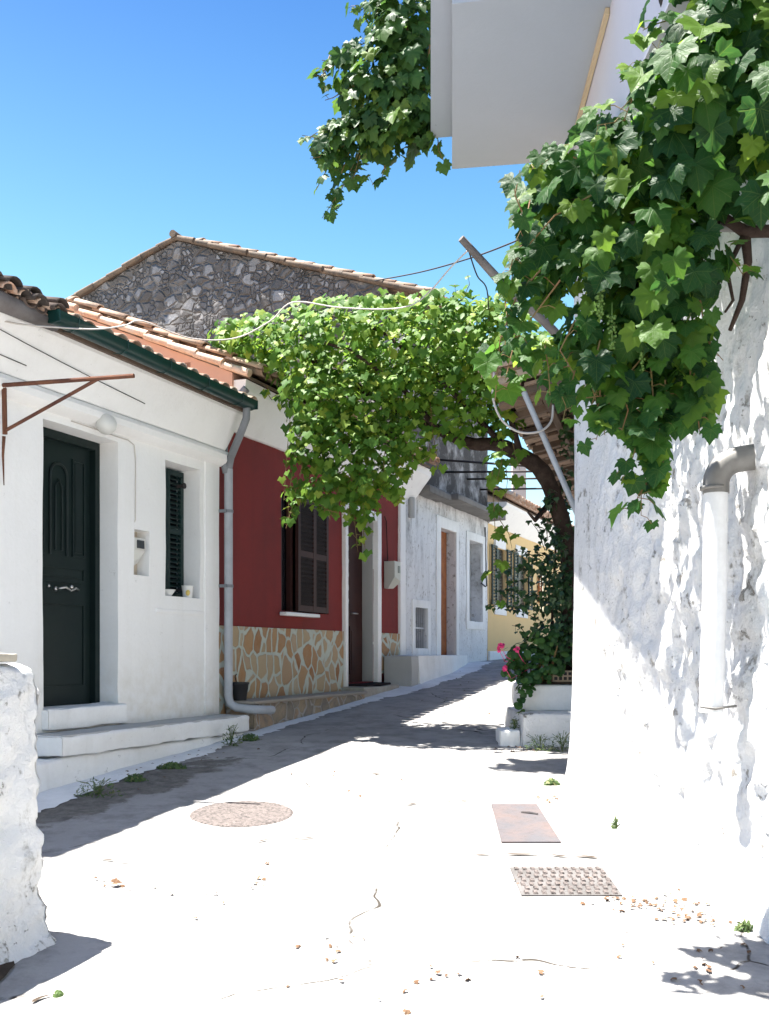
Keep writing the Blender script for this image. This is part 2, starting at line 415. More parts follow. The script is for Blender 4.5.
def m_rubble():
    t = NT('rubble masonry')
    w = t.add(t.add(t.co, t.vscale(t.noisec(3), .12)), t.vscale(t.noisec(15), .02))
    e = t.voro(4.8, 'DISTANCE_TO_EDGE', src=t.map((1, 1, 1.35), src=w)); f = t.voro(4.8, 'F1', src=t.map((1, 1, 1.35), src=w))
    e2 = t.voro(11, 'DISTANCE_TO_EDGE', src=w); f2 = t.voro(11, 'F1', src=w)
    big = t.rng(t.noise(2.5, 3, .5), .46, .50)
    cc = t.mix(big, f2.outputs['Color'], f.outputs['Color'])
    ed = t.n('ShaderNodeMix', data_type='FLOAT'); t.link(big, ed.inputs[0]); t.link(e2.outputs[0], ed.inputs[2]); t.link(e.outputs[0], ed.inputs[3]); ed = ed.outputs[0]
    c = t.ramp(t.sep(cc)[0], [(0, (.10, .095, .095)), (.3, (.17, .16, .16)), (.5, (.12, .105, .095)), (.7, (.23, .22, .22)), (1, (.36, .355, .36))])
    c = t.mix(t.rng(t.noise(14, 9, .75), .45, .7, 0, .6), c, (.14, .13, .12))
    c = t.mix(t.math('MULTIPLY', t.rng(ed, .05, .20, 1, 0), t.rng(t.noise(6, 6, .7), .3, .55, .35, 1)), c, t.mix(t.rng(t.noise(3, 8, .75), .4, .6), (.14, .13, .12), (.25, .23, .22)))
    c = t.mix(t.rng(t.noise(.9, 6, .7), .56, .66, 0, .5), c, (.24, .215, .19))
    t.bump(t.math('ADD', t.rng(ed, .0, .16), t.math('MULTIPLY', t.noise(22, 8, .7), .4)), 1, .06)
    return t.done(c, .9, .2)
M_rubble = m_rubble()
def m_tile(name, a, b, lich, k=.6):
    t = NT(name); ri = t.n('ShaderNodeNewGeometry').outputs['Random Per Island']
    c = t.mix(ri, a, b); c = t.mix(t.rng(t.noise(7, 9, .7), .45, .62, 0, k), c, lich); c = t.mix(t.rng(t.noise(30, 6, .7), .5, .7, 0, .4), c, (.1, .08, .07))
    t.bump(t.noise(40, 6, .7), .4, .01); return t.done(c, .85, .2)
M_tile = m_tile('terracotta tile', (.46, .26, .17), (.60, .44, .33), (.56, .50, .44))
M_tiled = m_tile('old blackened tile', (.05, .042, .038), (.14, .10, .08), (.035, .033, .03), .8)
M_tilem = m_tile('mossy terracotta tile', (.34, .20, .13), (.45, .33, .25), (.22, .19, .15), .8)
def simple(name, c, rough=.6, spec=.4, metal=0, var=None, bs=25, bump=.15, sc=3):
    t = NT(name); col = c
    if var: col = t.mix(t.rng(t.noise(sc, 8, .7), .38, .68), c, var)
    t.bump(t.noise(bs, 6, .65), bump, .01); return t.done(col, rough, spec, metal)
M_green = simple('dark green door paint', (.004, .011, .011), .5, .3, var=(.006, .015, .014), bs=12, bump=.06)
M_greens = simple('dark green shutter paint', (.004, .018, .018), .5, .35, var=(.010, .030, .027), bs=14, bump=.1)
M_gutter = simple('green gutter enamel', (.003, .030, .026), .35, .45, var=(.004, .024, .021), bump=.03)
M_pvc = simple('grey plastic pipe', (.40, .42, .45), .45, .4, var=(.30, .31, .33), bump=.05)
M_pvcd = simple('dark grey plastic pipe', (.20, .21, .23), .5, .4, var=(.15, .16, .17), bump=.05)
M_zinc = simple('weathered zinc', (.22, .215, .205), .55, .4, .3, var=(.14, .13, .12), bump=.15)
M_wpipe = simple('whitewashed pipe', (.74, .745, .76), .7, .3, var=(.58, .58, .58), bump=.25)
M_rust = simple('rusty iron', (.10, .045, .035), .85, .2, .2, var=(.20, .09, .05), bump=.5, bs=60)
M_iron = simple('dark iron', (.035, .032, .035), .6, .4, .4, var=(.06, .045, .04))
M_brown = simple('dark brown painted wood', (.030, .010, .009), .6, .25, var=(.045, .014, .011), bs=15)
M_brownd = simple('brown shutter mesh', (.016, .011, .011), .8, .15, var=(.022, .015, .014), bs=90, bump=.5)
M_orange = simple('worn orange wood', (.36, .13, .045), .75, .25, var=(.22, .07, .03), bump=.3, sc=6)
M_dark = simple('dark room behind glass', (.012, .013, .016), .25, .5)
M_globe = simple('opal glass', (.60, .60, .57), .3, .5, bump=.0)
M_plastic = simple('off white plastic', (.62, .62, .58), .4, .4, bump=.02)
M_greyp = simple('grey meter plastic', (.42, .42, .38), .45, .4, bump=.04)
M_disp = simple('meter display', (.04, .045, .05), .3, .5)
M_beige = simple('beige niche plaster', (.56, .48, .38), .85, .2, var=(.45, .38, .3))
M_wood = simple('grey weathered timber', (.20, .185, .18), .85, .2, var=(.12, .105, .1), bs=18, bump=.6)
M_wood2 = simple('brown roof timber', (.16, .11, .08), .85, .2, var=(.09, .07, .055), bs=18, bump=.6)
M_bark = simple('vine bark', (.035, .022, .018), .95, .15, var=(.07, .05, .04), bs=35, bump=1, sc=12)
M_twig = simple('young vine stem', (.16, .14, .05), .7, .3, var=(.22, .10, .05))
M_cable = simple('white cable', (.50, .46, .42), .6, .3)
M_wire = simple('dark wire', (.03, .028, .03), .6, .3)
M_pot = simple('black plastic pot', (.018, .018, .02), .5, .35)
M_soil = simple('dark soil', (.045, .035, .028), 1, .1, var=(.08, .06, .045), bump=1)
M_mat = simple('dark doormat', (.028, .022, .022), 1, .1, bs=120, bump=1)
M_cup = simple('white cup glaze', (.68, .68, .66), .35, .5)
M_yel = simple('yellow flower print', (.60, .45, .12), .4, .4)
M_lace = simple('white lace', (.60, .60, .58), .9, .1, var=(.32, .32, .32), bs=120, bump=.4, sc=18)
M_chrome = simple('brushed door metal', (.55, .54, .52), .3, .5, 1, bump=.02)
M_pink = simple('pink petals', (.72, .06, .22), .6, .3)
M_grape = simple('unripe grapes', (.09, .16, .035), .5, .3)
M_stone = simple('bare limestone', (.40, .37, .31), .9, .2, var=(.26, .23, .19), bump=.8)
M_deadleaf = simple('dry fallen leaf', (.11, .06, .035), .9, .2, var=(.18, .115, .07))
M_brick = simple('pale hollow brick', (.45, .36, .27), .9, .2, var=(.36, .28, .2))
def m_manhole():
    t = NT('concrete manhole disc')
    n1 = t.noise(6, 9, .7); v = t.voro(26, 'F1', src=t.map((1.0, 2.2, 1), src=t.add(t.co, t.vscale(t.noisec(9), .08)))); n3 = t.noise(50, 6, .7)
    c = t.mix(t.rng(n1, .35, .65), (.115, .098, .092), (.075, .066, .064)); c = t.mix(t.rng(v.outputs[0], .25, .45, 0, .7), c, (.18, .15, .14)); c = t.mix(t.rng(n3, .52, .62, 0, .8), c, (.03, .028, .026))
    t.bump(t.math('ADD', v.outputs[0], n3), .8, .02); return t.done(c, .85, .3)
M_manhole = m_manhole()
def m_plate():
    t = NT('rusting sheet steel'); n1 = t.noise(3, 8, .7); n2 = t.noise(30, 7, .7)
    c = t.mix(t.rng(n1, .4, .62), (.090, .086, .094), (.125, .095, .090)); c = t.mix(t.rng(n2, .5, .7, 0, .5), c, (.05, .04, .04))
    t.bump(n2, .3, .01); return t.done(c, .65, .4, .2)
M_plate = m_plate()
M_gratep = simple('pale worn cast iron', (.13, .122, .12), .8, .3, var=(.07, .065, .062))
def m_leaf(name, cols, tr=.35, rough=.42, spec=.45, veins=False):
    t = NT(name); ri = t.n('ShaderNodeNewGeometry').outputs['Random Per Island']
    c = t.ramp(ri, cols)
    vm = None
    if veins:
        uvn = t.n('ShaderNodeUVMap'); uvn.uv_map = 'leaf'; ux, uy, _ = t.sep(uvn.outputs[0])
        for ang in (0, 48, -48, 108, -108):
            dx, dy = math.sin(R(ang)), math.cos(R(ang))
            along = t.math('ADD', t.math('MULTIPLY', ux, dx), t.math('MULTIPLY', uy, dy))
            perp = t.math('ABSOLUTE', t.math('SUBTRACT', t.math('MULTIPLY', ux, dy), t.math('MULTIPLY', uy, dx)))
            k = t.math('MULTIPLY', t.rng(perp, .003, .015, 1, 0), t.rng(along, .0, .04))
            side = t.math('ABSOLUTE', t.math('SUBTRACT', t.math('FRACT', t.math('ADD', t.math('MULTIPLY', along, 7.0), t.math('MULTIPLY', perp, -6.0))), .5))
            k2 = t.math('MULTIPLY', t.math('MULTIPLY', t.rng(side, .0, .10, .5, 0), t.rng(along, .05, .1)), t.rng(perp, .16, .22, 1, 0))
            k = t.math('MAXIMUM', k, k2); vm = k if vm is None else t.math('MAXIMUM', vm, k)
        c = t.mix(t.math('MULTIPLY', vm, .45), c, (.13, .22, .05))
    c = t.mix(t.rng(t.noise(3, 3, .5), .35, .65, 0, .35), c, cols[0][1])
    t.set(t.b.inputs['Base Color'], c); t.b.inputs['Roughness'].default_value = rough; t.b.inputs['Specular IOR Level'].default_value = spec
    hh = t.noise(14, 4, .6)
    if vm is not None: hh = t.math('SUBTRACT', t.math('MULTIPLY', t.noise(26, 4, .6), .9), t.math('MULTIPLY', vm, .8))
    nb = t.bump(hh, .3, .01)
    tl = t.n('ShaderNodeBsdfTranslucent'); cc = t.mix(1.0, c, (1.0, 1.0, .45), 'MULTIPLY'); gm = t.n('ShaderNodeGamma'); t.link(cc, gm.inputs[0]); gm.inputs[1].default_value = .75; t.link(gm.outputs[0], tl.inputs[0])
    ms = t.n('ShaderNodeMixShader'); ms.inputs[0].default_value = tr; t.link(t.b.outputs[0], ms.inputs[1]); t.link(tl.outputs[0], ms.inputs[2]); t.link(ms.outputs[0], t.out.inputs[0])
    return t.m
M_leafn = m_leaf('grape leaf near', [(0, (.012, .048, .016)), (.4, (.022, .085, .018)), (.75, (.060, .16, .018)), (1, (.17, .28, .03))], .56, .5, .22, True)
M_leafs = m_leaf('grape leaf sunlit tint', [(0, (.050, .125, .020)), (.4, (.10, .215, .026)), (.8, (.17, .29, .035)), (1, (.30, .36, .05))], .48, .5, .22)  # paler copy of the leaf, sunlight put into its colour
M_leafh = m_leaf('grape leaf shade tint', [(0, (.020, .060, .018)), (.5, (.040, .105, .024)), (.9, (.08, .16, .03)), (1, (.16, .24, .04))], .42, .5, .22)  # darker copy of the leaf, shade put into its colour
M_ivy = m_leaf('ivy leaf', [(0, (.012, .036, .014)), (.6, (.022, .062, .020)), (1, (.05, .11, .03))], .2, .4, .45)
M_ger = m_leaf('geranium leaf', [(0, (.022, .07, .020)), (.6, (.045, .12, .03)), (1, (.09, .19, .04))], .3, .5, .35)
M_weed = m_leaf('weed leaf', [(0, (.05, .09, .03)), (.6, (.10, .16, .05)), (1, (.22, .22, .09))], .3, .6, .3)

# ------------------------------------------------------------------ setting: ground
def axis(segs):
    out = []
    for a, b, st in segs:
        n = max(1, int(round((b-a)/st))); out += [a+(b-a)*i/n for i in range(n)]
    return out+[segs[-1][1]]
XS = axis([(-600, -60, 90), (-60, -8, 6.5), (-8, -3.2, .4), (-3.2, 3.4, .08), (3.4, 8, .4), (8, 60, 6.5), (60, 600, 90)])
YS = axis([(-600, -60, 90), (-60, -4, 7), (-4, 2.8, .5), (2.8, 12, .08), (12, 20, .16), (20, 30, .5), (30, 60, 5), (60, 600, 60)])
g = MB()
for y in YS:
    for x in XS: g.p((x, y, GN(x, y) if -3.3 < x < 3.5 and 2.7 < y < 20.1 else G(y)))
nx = len(XS)
for j in range(len(YS)-1):
    for i in range(nx-1): g.face(j*nx+i, j*nx+i+1, (j+1)*nx+i+1, (j+1)*nx+i)
o = g.build('ground', M_ground, smooth=True, loc=(0, 0, 0)); prop(o, kind='structure')

def sheet(name, m, pts_fn, n, k, lift=.004, label=None, cat=None):
    """thin irregular sheet lying on the ground, pts_fn(u,v)->(x,y)"""
    b = MB()
    for j in range(k+1):
        for i in range(n+1):
            x, y = pts_fn(i/n, j/k); b.p((x, y, GN(x, y)+lift))
    for j in range(k):
        for i in range(n): b.face(j*(n+1)+i, j*(n+1)+i+1, (j+1)*(n+1)+i+1, (j+1)*(n+1)+i)
    o = b.build(name, m, smooth=True)
    return o
# whitewashed strip of road edge along the left houses
def skirt(u, v):
    s = lerp(7.3, 19.5, u)
    wob = .10*noise.noise(Vector((s*1.5, 0, 0)))+.05*noise.noise(Vector((s*6, 0, 0)))+.06*noise.noise(Vector((s*15, 0, 0)))+.04*noise.noise(Vector((s*31, 0, 0)))
    out = interp([(7, .72), (8.6, .60), (9.8, .56), (11, .50), (13.5, .52), (15.5, .72), (17.5, .62), (19.5, .30)], s)+wob
    q = F(s, -lerp(.0, out, v), 0); return q.x, q.y
o = sheet('whitewashed_kerb_strip', plaster('trodden whitewash', (.80, .80, .80), (.30, .29, .27), .55, .1, .8, spots=1.0, spotcol=(.22, .2, .18)), skirt, 260, 6, .006); prop(o, kind='structure')
rk = random.Random(77)
for (x0, y0, x1, y1) in ((380, 806, 478, 800), (470, 852, 612, 857), (240, 842, 330, 833), (100, 857, 142, 861), (330, 768, 420, 776), (30, 1000, 60, 990)):
    def wd(px_, py_):
        D = 1.62/((py_-652)/1000+.085); return (px_-384.5)/1000*D, D
    (ax, ay), (bx, by) = wd(x0, y0), wd(x1, y1); sd = rk.random()*50; L_ = math.hypot(bx-ax, by-ay); nxv, nyv = -(by-ay)/L_, (bx-ax)/L_
    def crk(u, v):
        k = .05*noise.noise(Vector((u*L_*3, sd, 0)))+.02*noise.noise(Vector((u*L_*14, sd, 3)))
        w = .024*max(0, .40+noise.noise(Vector((u*L_*11, sd, 9)))*1.6)*min(1, 8*u, 8*(1-u))
        k += (v-.5)*w; return ax+(bx-ax)*u+nxv*k, ay+(by-ay)*u+nyv*k
    o = sheet('pavement_crack', M_soil, crk, 90, 1, .009); prop(o, kind='structure')
def hollowf(u, v):
    a = 2*math.pi*u; rr = v*(1+.3*noise.noise(Vector((math.cos(a)*2, math.sin(a)*2, 7))))
    return -1.66+.16*math.cos(a)*rr, 3.97+.22*math.sin(a)*rr
o = sheet('dark_hollow_sheet', M_soil, hollowf, 30, 4, .010); prop(o, kind='structure')  # flat dark sheet painting the shade of a hollow by the wall

# ------------------------------------------------------------------ roof helper
def tiles(mb, s0, s1, d0, z0, slope, L, sp=.20, row=.36, r=.085, jit=.012, seed=1, tail=.0):
    """barrel cover tiles over upturned channel tiles; runs inward from the eave"""
    rr = random.Random(seed); n = int((s1-s0)/sp); c = 1/math.sqrt(1+slope*slope); sn = slope*c
    nr = int(L/row)+1
    for i in range(n+1):
        sc = s0+(s1-s0)*i/max(1, n)
        for k in range(nr):
            for kind in (0, 1):
                a0 = k*row-tail-(.05 if kind else 0)+rr.uniform(-.02, .02); a1 = min(a0+row*1.25, L)
                if a1-a0 < .05: continue
                cx = sc+(sp/2 if kind == 0 else 0)+rr.uniform(-jit, jit)
                lift = (.055 if kind else .0)+rr.uniform(-.006, .008)
                ids = []
                for (a, rad, up) in ((a0, r*1.05, .022), (a1, r*.86, .0)):
                    ring = []
                    for q in range(7):
                        th = math.pi*q/6
                        x = cx+rad*math.cos(th)*(1 if kind else 1); h = rad*.75*math.sin(th)*(1 if kind else -1)+(0 if kind else rad*.75)
                        ring.append(mb.p((x, d0+a*c-sn*(h+lift+up)*.5, z0+a*sn+(h+lift+up))))
                    ids.append(ring)
                for q in range(6): mb.face(ids[0][q], ids[0][q+1], ids[1][q+1], ids[1][q])

# ================================================================== LEFT WHITE HOUSE
sA, sB = 5.6, S(219)                       # far corner
base = F(8.0, 0, G(7.0)-.0)
H1 = thing('white_house', 'low whitewashed house with dark green door, green gutter and one small window', 'house', base, TH)
dz0, dz1 = 1.06, 3.30
sD0, sD1 = S(43), S(118)
sW0, sW1 = S(165.5), S(200)
niche = (S(134), S(149), 2.18, 2.58, .14)
wz0, wz1 = 2.02, 3.27
m = MB(FM)
m.wall(sA, sB, .1, 3.52, [(sD0, sD1, dz0, dz1, .25), (sW0, sW1, wz0, wz1, .23), niche], step=.14, amp=.008, ends=.35)
m.build('wall', M_white, H1, smooth=True, ang=45)
# body of the house behind the facade
m = MB(FM); m.box(sA, sB, 3.6, 3.9, .1, 3.9); m.box(sB-.30, sB, .36, 3.6, .1, 3.5); m.box(sA, sA+.3, .36, 3.6, .1, 3.5)
m.build('rear_wall', M_white, H1)
# niche back
m = MB(FM); m.box(niche[0]-.01, niche[1]+.01, .13, .16, niche[2]-.01, niche[3]+.01); nb = m.build('meter_niche', M_beige, H1)
m = MB(FM); a, b = niche[0]+.015, niche[1]-.03
m.hexa([(a, .10, 2.21), (b, .10, 2.30), (b, .13, 2.30), (a, .13, 2.21), (a, .02, 2.40), (b, .02, 2.40), (b, .13, 2.40), (a, .13, 2.40)]); m.box(a, b, .02, .13, 2.402, 2.51)
mt = m.build('electric_meter', M_plastic, H1)
m = MB(FM); m.box(lerp(a, b, .30), lerp(a, b, .85), .008, .022, 2.42, 2.49); m.build('display', M_disp, mt)
# raised surround at the far end and window surround, lintel band
m = MB(FM)
for (a, b, c, d, t) in ((S(204), S(213), .9, 3.40, .018), (S(156), S(205), 1.86, 1.90, .008)):
    m.rbox(a, b, -t, .01, c, d, step=.2, amp=.003, r=.006)
m.build('trim', M_white, H1, smooth=True, ang=50)
# cornice moulding + sloping cove up to the eave
m = MB(FM); m.strip([(.05, 3.36), (-.05, 3.37), (-.115, 3.41), (-.125, 3.46), (-.10, 3.50), (.05, 3.51)], sA, sB+.02, .2, .004)
m.build('cornice', M_white, H1, smooth=True, ang=40)
m = MB(FM); m.strip([(.05, 3.512), (-.085, 3.512), (-.12, 3.56), (-.20, 3.70), (-.30, 3.84), (-.305, 3.90), (.05, 3.92)], sA, sB-.03, .2, .006)
m.build('eave_cove', M_white, H1, smooth=True, ang=30)
# stained, ragged end of the cove near the left (bare stone under the tiles)
m = MB(FM); m.tube([(6.0, -.37, 3.88), (7.0, -.38, 3.88), (7.5, -.38, 3.88), (8.05, -.37, 3.885)], [.07, .075, .07, .05], 9)
m.build('eave_timber', M_wood, H1, smooth=True)
# roof
m = MB(FM); tiles(m, sA, sB-.10, -.40, 3.875, .27, 4.4, seed=2, r=.06, sp=.17)
ro = solid(m.build('roof', M_tile, H1, smooth=True), .012)
m = MB(FM); m.hexa([(sA, -.38, 3.845), (sB-.06, -.38, 3.845), (sB-.06, 3.75, 4.94), (sA, 3.75, 4.94), (sA, -.38, 3.875), (sB-.06, -.38, 3.875), (sB-.06, 3.75, 4.98), (sA, 3.75, 4.98)])
m.build('roof_deck', M_wood2, ro)
# black lichen tiles hanging out at the eave left of the gutter
m = MB(FM); tiles(m, 6.6, 7.95, -.42, 3.875, .30, .30, sp=.16, jit=.035, seed=5, r=.062); tiles(m, 6.6, 8.0, -.40, 3.93, .30, .30, sp=.19, jit=.05, seed=9, r=.055)
solid(m.build('blackened_eave_tiles', M_tiled, H1, smooth=True), .014)['label'] = 'black lichen covered eave tiles'
# gutter
m = MB(FM); gs0, gs1 = 7.92, 10.72
prof = []
for k in range(9):
    th = math.pi*k/8; prof.append((-.45+.078*math.cos(th), 3.935-.088*math.sin(th)))
inner = [(-.45+.070*math.cos(math.pi*k/8), 3.938-.080*math.sin(math.pi*k/8)) for k in range(8, -1, -1)]
m.strip(prof+inner, gs0, gs1, .5, .003); m.box(gs1-.004, gs1+.004, -.527, -.373, 3.855, 3.94); m.box(gs0-.004, gs0+.004, -.527, -.373, 3.855, 3.94)
gu = m.build('gutter', M_gutter, H1, smooth=True, ang=40)
m = MB(FM)
for k in range(5):
    m = MB(FM); s = gs0+.2+k*.58; m.tube([(s, -.365, 3.94), (s, -.375, 3.86), (s, -.45, 3.842), (s, -.528, 3.87), (s, -.532, 3.945)], .004, 5)
    m.build('gutter_hook', M_gutter, gu)
# door: leaf with panels, frame, handle
m = MB(FM); dd = .22
m.box(sD0, sD1, dd+.03, dd+.07, dz0, dz1)                       # leaf
L0, L1 = sD0+.05, sD1-.05; mid = (L0+L1)/2
dw = m.build('door', M_green, H1)
m = MB(FM)
m.box(sD0+.002, sD0+.06, dd-.03, dd+.03, dz0, dz1); m.box(sD1-.06, sD1-.002, dd-.03, dd+.03, dz0, dz1); m.box(sD0+.06, sD1-.06, dd-.03, dd+.03, dz1-.07, dz1-.002)
m.build('door_frame', M_green, dw)
m = MB(FM)
def panel(s0, s1, z0, z1, dy, w=.025, h=.012):
    m.box(s0, s1, dy-h, dy, z0, z0+w); m.box(s0, s1, dy-h, dy, z1-w, z1); m.box(s0, s0+w, dy-h, dy, z0+w, z1-w); m.box(s1-w, s1, dy-h, dy, z0+w, z1-w)
    m.box(s0+w*1.8, s1-w*1.8, dy-h*.6, dy, z0+w*1.8, z1-w*1.8)
panel(sD0+.13, sD1-.13, 1.20, 1.92, dd+.03); panel(sD0+.13, sD1-.13, 2.08, 2.22, dd+.03)
panel(sD0+.13, sD0+.29, 2.30, 3.12, dd+.03, .02); panel(sD1-.29, sD1-.13, 2.30, 3.12, dd+.03, .02)
c0 = (sD0+sD1)/2; arch = [(c0-.10, dd+.022, 2.30)]+[(c0-.10*math.cos(math.pi*k/10), dd+.022, 2.95+.10*math.sin(math.pi*k/10)) for k in range(11)]+[(c0+.10, dd+.022, 2.30)]
m.tube(arch, .012, 6); m.tube([(c0-.04, dd+.022, 2.34), (c0-.04, dd+.022, 2.86), (c0, dd+.022, 2.92), (c0+.04, dd+.022, 2.86), (c0+.04, dd+.022, 2.34)], .008, 6)
m.build('door_panel', M_green, dw, smooth=True, ang=40)
m = MB(FM)                                       # scrolled pull handle + escutcheons
hz = 2.02; hs = c0-.02
m.tube([(hs-.02, dd+.03, hz), (hs-.02, dd-.03, hz+.002), (hs+.03, dd-.045, hz+.014), (hs+.09, dd-.045, hz-.012), (hs+.15, dd-.045, hz+.012), (hs+.20, dd-.03, hz), (hs+.20, dd+.03, hz)], .010, 8)
m.ball((hs-.02, dd+.02, hz), .02); m.ball((hs+.10, dd-.04, hz+.02), .018); m.ball((hs-.10, dd+.022, hz+.02), .015)
m.build('door_handle', M_chrome, dw, smooth=True)
# door step block
m = MB(FM); m.rbox(sD0-.02, sD1+.05, -.07, .24, .895, 1.062, step=.06, amp=.012, r=.022, seed=3); m.build('door_step', M_white2, H1, smooth=True)
# low ledge in front of the wall
m = MB(FM)
LS0, LS1 = S(64)+.05-.02, S(250)+.02
m.rbox(8.14, 10.87, -.36, .0, .72, .872, step=.06, amp=.016, r=.022, seed=8, fr=6)
le = m.build('ledge', M_white2, H1, smooth=True)
m = MB(FM); m.rbox(8.16, 10.85, -.345, -.02, .864, .884, step=.1, amp=.006, r=.008, seed=18); m.build('ledge_top', M_grayc, le, smooth=True)
m = MB(FM); m.rbox(7.3, 10.85, -.33, .0, .2, .715, step=.10, amp=.03, r=.05, seed=22); m.build('ledge_footing', M_white2, H1, smooth=True)
# window shutters set in the reveal + handles
m = MB(FM)
def shutter(m, s0, s1, z0, z1, dy, t=.035, slat=.045, w=.05):
    m.box(s0, s0+w, dy-t/2, dy+t/2, z0, z1); m.box(s1-w, s1, dy-t/2, dy+t/2, z0, z1)
    m.box(s0+w, s1-w, dy-t/2, dy+t/2, z0, z0+w); m.box(s0+w, s1-w, dy-t/2, dy+t/2, z1-w, z1); zm = lerp(z0, z1, .52); m.box(s0+w, s1-w, dy-t/2, dy+t/2, zm-w/2, zm+w/2)
    for (a, b) in ((z0+w, zm-w/2), (zm+w/2, z1-w)):
        n = max(2, int((b-a)/slat))
        for k in range(n):
            z = a+(b-a)*(k+.5)/n
            m.hexa([(s0+w, dy-t*.45, z-.019), (s1-w, dy-t*.45, z-.019), (s1-w, dy+t*.35, z+.009), (s0+w, dy+t*.35, z+.009), (s0+w, dy-t*.45, z-.012), (s1-w, dy-t*.45, z-.012), (s1-w, dy+t*.35, z+.016), (s0+w, dy+t*.35, z+.016)])
wm = (sW0+sW1)/2
win = MB(FM); win.box(sW0, sW1, .27, .29, wz0, wz1); wo = win.build('window', M_dark, H1)
m = MB(FM); shutter(m, sW0+.004, wm-.003, wz0+.004, wz1-.02, .20); m.build('shutter', M_greens, wo)
m = MB(FM); shutter(m, wm+.003, sW1-.008, wz0+.004, wz1-.02, .20); m.build('shutter', M_greens, wo)
for z in (3.10, 2.10):
    m = MB(FM); m.tube([(sW1-.14, .17, z), (sW1-.14, .09, z)], .016, 8); m.tube([(sW1-.14, .095, z), (sW1-.14, .080, z)], .028, 10)
    m.build('shutter_stop', M_iron, wo, smooth=True, ang=40)
# crack/cable line down the facade
m = MB(FM); sc = S(134.5)
m.tube([(S(70), -.012, 3.345), (S(98), -.014, 3.34), (S(112), -.012, 3.335), (S(127), -.012, 3.335), (S(133), -.012, 3.31), (sc, -.012, 3.2), (sc, -.010, 2.66), (sc+.01, .03, 2.58)], .005, 5)
m.build('meter_cable', M_cable, H1)
# globe lamp
gc = F(S(95), -.115, 3.375)
m = MB(); m.ball(gc, .085, 20, 12); gl = m.build('globe_lamp', M_globe, H1, smooth=True)
m = MB(); m.tube([gc+NI*.15+Vector((0, 0, .04)), gc+NI*.055+Vector((0, 0, .045))], .045, 12); m.build('lamp_base', M_rust, gl, smooth=True, ang=40)
# rusty bracket, hung on the house front
m = MB()
A = W(3, 385, 7.16); B = W(134, 375.5, 6.95); C = W(6, 430, 7.20); D_ = lerp(A, B, .74)
m.tube([A, B], .016, 8); m.tube([C, D_], .013, 8); m.tube([W(4, 378, 7.20), W(5, 434, 7.22)], .018, 6)
br = m.build('iron_bracket', M_rust, H1, smooth=True, ang=40)
m = MB(); m.tube([W(4, 436, 7.24), W(3, 455, 7.25), W(4, 485, 7.26)], [.014, .010, .004], 6); m.build('rust_stain_pipe', M_rust, br, smooth=True)
# little wires at the eave
for (a_, b_, c_, d_) in ((6.4, 3.86, 9.4, 3.64), (6.4, 3.72, 8.0, 3.60)):
    m = MB(FM); m.tube([(lerp(a_, c_, k/8), -.09-1.02*max(0, lerp(b_, d_, k/8)-3.54)*.62-.02, lerp(b_, d_, k/8)-.03*math.sin(math.pi*k/8)) for k in range(9)], .004, 4); m.build('eave_wire', M_iron, H1)
m = MB(FM); m.strip([(-.29, 3.885), (-.335, 3.885), (-.335, 3.915), (-.29, 3.915)], 7.9, sB-.03, .4, .003); m.build('eave_batten', M_rust, H1)
# things on the window sill
q = F(sW0+.13, .07, wz0+.004)
m = MB(); m.lathe(q, [(.035, 0), (.075, .055), (.078, .06), (.068, .055), (.03, .012)], 18); o = m.build('bowl', M_cup, smooth=True, ang=50, loc=q); prop(o, 'small white bowl on the window sill of the white house', 'bowl')
q = F(sW1-.14, .05, wz0+.004)
m = MB(); m.lathe(q, [(.045, 0), (.056, .11), (.060, .115), (.052, .11), (.042, .01)], 18); ct = thing('flower_cup', 'white cup with a yellow print on the window sill beside the bowl', 'cup', q)
m.build('cup_body', M_cup, ct, smooth=True, ang=50)
m = MB(); m.ball(q+Vector((.012, -.048, .045)), (.022, .008, .03), 8, 6); m.build('print', M_yel, ct, smooth=True)

# ================================================================== drain pipes between the houses
sp = S(222)
DP = thing('drainpipe', 'grey drainpipe running from the green gutter down between white and red houses', 'drainpipe', F(sp, -.09, .8), TH)
m = MB(FM)
m.tube([(10.64, -.45, 3.87), (10.65, -.44, 3.76), (10.70, -.36, 3.66), (10.84, -.15, 3.44), (sp, -.08, 3.36), (sp, -.075, 3.30)], .038, 12)
m.build('swan_neck', M_pvcd, DP, smooth=True, ang=60)
m = MB(FM); m.tube([(sp, -.075, 3.34), (sp, -.075, 2.2), (sp, -.075, 1.06), (sp+.00, -.095, .985), (sp+.01, -.16, .945), (sp+.01, -.30, .935), (sp+.03, -.385, .93), (sp+.09, -.42, .925), (sp+.26, -.43, .915)], .043, 14)
m.build('pipe', M_pvc, DP, smooth=True, ang=60)
for z in (2.9, 2.15): m = MB(FM); m.tube([(sp, -.075, z), (sp, -.075, z+.03)], .049, 12); m.box(sp-.065, sp-.045, -.085, 0, z, z+.03); m.box(sp+.045, sp+.065, -.085, 0, z, z+.03); m.build('pipe_clamp', M_pvcd, DP, smooth=True, ang=40)
m = MB(FM); m.tube([(sp-.03, -.30, 4.12), (sp-.03, -.16, 4.0), (sp-.05, -.06, 3.82), (sp-.05, -.05, 3.45), (sp-.01, -.06, 3.30)], .040, 12); m.build('upper_pipe', M_pvcd, DP, smooth=True, ang=60)

